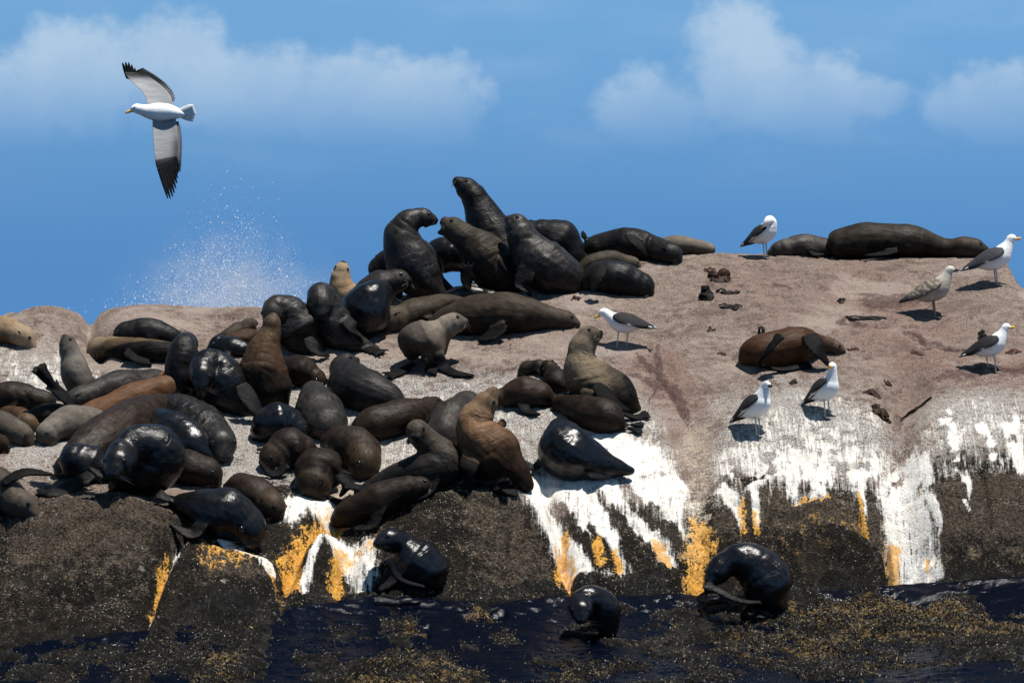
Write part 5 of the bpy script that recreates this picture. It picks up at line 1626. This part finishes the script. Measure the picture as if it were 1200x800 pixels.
def cloud(name, pos, prof, seg, size, tilt, colors, mat, **props):
    """many small lofted bodies in one mesh; prof = [(height, radius_x, radius_y)]"""
    n = len(pos)
    X, Y, Z = rand_basis(n, tilt)
    ang = np.arange(seg) / seg * 2 * math.pi
    loc = []
    for (h, rx, ry) in prof:
        if rx == 0:
            loc.append([(0, 0, h)])
        else:
            loc.append([(rx * math.cos(a), ry * math.sin(a), h) for a in ang])
    L = np.array([p for r in loc for p in r])
    faces = []
    st = 0
    for r0, r1 in zip(loc[:-1], loc[1:]):
        a0, b0 = st, st + len(r0)
        for k in range(seg):
            k2 = (k + 1) % seg
            if len(r0) == 1:
                faces.append((a0, b0 + k2, b0 + k))
            elif len(r1) == 1:
                faces.append((a0 + k, a0 + k2, b0))
            else:
                faces.append((a0 + k, a0 + k2, b0 + k2))
                faces.append((a0 + k, b0 + k2, b0 + k))
        st = b0
    faces = np.array(faces)
    v = pos[:, None] + size[:, None, None] * (L[None, :, 0, None] * X[:, None] + L[None, :, 1, None] * Y[:, None] + L[None, :, 2, None] * Z[:, None])
    f = (faces[None] + (np.arange(n) * len(L))[:, None, None]).reshape(-1, 3)
    me = mesh_np(name, v.reshape(-1, 3), f)
    cattr(me, 'plumage', np.repeat(colors, len(L), axis=0))
    return link(name, me, mat, kind='stuff', **props)


def pick(n, table):
    w = np.array([t[0] for t in table])
    k = rs.choice(len(table), n, p=w / w.sum())
    return np.array([t[1] for t in table])[k] * rs.uniform(.6, 1.4, (n, 1))


m_shell, MS, msb = new_mat('shell')
MS.put(msb.inputs['Base Color'], MS.attr('plumage', 'Color'))
msb.inputs['Roughness'].default_value = 0.3
msb.inputs['Specular IOR Level'].default_value = 0.25
m_weed, MW, mwb = new_mat('seaweed')
MW.put(mwb.inputs['Base Color'], MW.attr('plumage', 'Color'))
mwb.inputs['Roughness'].default_value = 0.5
mwb.inputs['Specular IOR Level'].default_value = 0.2
m_barn, MB_, mbb = new_mat('barnacle')
mbb.inputs['Specular IOR Level'].default_value = 0.1
MB_.put(mbb.inputs['Base Color'], MB_.attr('plumage', 'Color'))
mbb.inputs['Roughness'].default_value = 0.85

low = sstep(Y0 - np.interp(PX, [0, 130, 330, 440, 700, 930, 1200], [750, 738, 712, 700, 700, 700, 682]), 0, 30) * (DD < 34)
patch = sstep(fbm2(XW * 3.0, DD * 5.0, 4, 401), .46, .60)
pos, _ = scatter(22000, np.clip(low * (0.05 + 0.16 * patch) + 0.6 * algae * patch + 0.25 * algae + 0.35 * sstep(Y0, 765, 795) * sstep(PX, 560, 700) * (DD < 34), 0, 1), 30.4, 33.4)
n = len(pos)
cloud('mussel_bed', pos + vec((0, 0, -.004)), [(-.2, .25, .2), (.5, .55, .32), (1.15, .42, .2), (1.5, 0, 0)], 6, rs.uniform(.007, .015, n), .6,
      pick(n, [(.68, (.004, .004, .005)), (.20, (.014, .008, .006)), (.06, (.05, .032, .013)), (.05, (.26, .23, .18))]), m_shell,
      label='bed of small dark mussels along the wet ledge', category='mussels')
pos, _ = scatter(4500, np.clip(algae * sstep(fbm2(XW * 4.0, DD * 6.0, 4, 421), .45, .58) + 0.02 * low, 0, 1), 30.4, 33.4)
n = len(pos)
cloud('seaweed', pos, [(-.1, .16, .05), (.5, .30, .06), (1.1, .22, .04), (1.6, 0, 0)], 4, rs.uniform(.010, .024, n), .9,
      pick(n, [(.34, (.030, .011, .007)), (.22, (.16, .10, .028)), (.28, (.008, .005, .005)), (.11, (.30, .23, .11)), (.05, (.05, .06, .012))]), m_weed,
      label='ochre and brown seaweed tufts on the wet ledge', category='seaweed')
wb_ = dark * (1 - guano) * (1 - .7 * sstep(Y0, 720, 760)) * sstep(fbm2(XW * 2.5, DD * 4.0, 4, 441), .40, .60)
pos, _ = scatter(6000, np.clip(low * (.25 + .75 * patch), 0, 1), 30.4, 33.5)
n = len(pos)
pos[:, 2] += rs.uniform(.0, .035, n)
cloud('shell_grit', pos, [(-.6, .7, .5), (.2, .8, .6), (.7, 0, 0)], 5, rs.uniform(.002, .0058, n), 1.0,
      pick(n, [(.35, (.30, .25, .15)), (.30, (.36, .34, .30)), (.20, (.14, .08, .03)), (.15, (.10, .11, .03))]), m_barn,
      label='shell grit and weed specks strewn over the wet ledge', category='grit')
pos, _ = scatter(20000, np.clip(wb_ + .10 * dark * (1 - guano), 0, 1), 31.0, 35.4)
n = len(pos)
cloud('barnacles', pos, [(-.3, .8, .8), (.55, .38, .38), (.4, 0, 0)], 5, rs.uniform(.003, .0085, n), .5,
      pick(n, [(.36, (.14, .13, .108)), (.42, (.03, .025, .018)), (.22, (.27, .255, .22))]), m_barn,
      label='barnacles crusting the dark lower rock', category='barnacles')

# ------------------------------------------------------------------ spray thrown up by a wave breaking behind the rock
m_drop, MD, mdb = new_mat('spray_drop')
mdb.inputs['Base Color'].default_value = (0.85, 0.88, 0.92, 1)
mdb.inputs['Roughness'].default_value = 0.25


def blobs(n, smin, smax, sig):
    c = rs.choice(4, n, p=[.42, .26, .20, .12])
    cx = np.array([268, 235, 318, 275])[c] + rs.normal(0, 1, n) * np.array([36, 42, 50, 70])[c] * sig
    top = np.array([52, 36, 46, 72])[c]
    cy = 372 - np.abs(rs.normal(0, 1, n)) * top * sig * np.exp(-((cx - 270) / 120) ** 2) - 4
    d = rs.uniform(41.2, 43.2, n)
    return np.stack([(cx - 600) / F * d, d, EYE + (400 - cy) / F * d], 1), smin * (smax / smin) ** (rs.uniform(0, 1, n) ** 2.2)


p1, s1 = blobs(6500, .0022, .0085, 0.95)
p2, s2 = blobs(36000, .0010, .0024, .9)
pos, siz = np.concatenate([p1, p2]), np.concatenate([s1, s2])
cloud('sea_spray', pos, [(-1, 0, 0), (0, 1, 1), (1.3, 0, 0)], 4, siz, 1.0, np.tile([.85, .88, .92], (len(pos), 1)), m_drop,
      label='white spray thrown up by a wave breaking behind the rock', category='spray')

# fine mist hanging round the spray
sh = Shell()
mc_ = vec(to3(272, 350, 42.2))
sh.ball(vec((0, 0, 0)), vec((1, 0, 0)), 1.5, 0.9, 0.95, vec((0, 0, 1)))
m_mist = bpy.data.materials.new('spray_mist')
m_mist.use_nodes = True
mt = NT(m_mist.node_tree)
m_mist.node_tree.nodes.remove(m_mist.node_tree.nodes['Principled BSDF'])
pv = mt.node('ShaderNodeVolumePrincipled')
pv.inputs['Color'].default_value = (0.95, 0.97, 1.0, 1)
pv.inputs['Anisotropy'].default_value = 0.2
Po = mt.node('ShaderNodeTexCoord').outputs['Object']
ln = mt.node('ShaderNodeVectorMath', operation='LENGTH')
mt.put(ln.inputs[0], mt.vmul(Po, (0.66, 1.1, 1.05)))
fall = mt.step(ln.outputs['Value'], 1.0, 0.15)
mt.put(pv.inputs['Density'], mt.math('MULTIPLY', mt.math('MULTIPLY', fall, mt.step(mt.noise(Po, 3.2, 4, 0.65), 0.40, 0.66)), 0.9))
mt.l.new(pv.outputs[0], m_mist.node_tree.nodes['Material Output'].inputs['Volume'])
mo = shell_obj(sh, 'mist', m_mist, bpy.data.objects['sea_spray'], kind='stuff')
mo.location = mc_
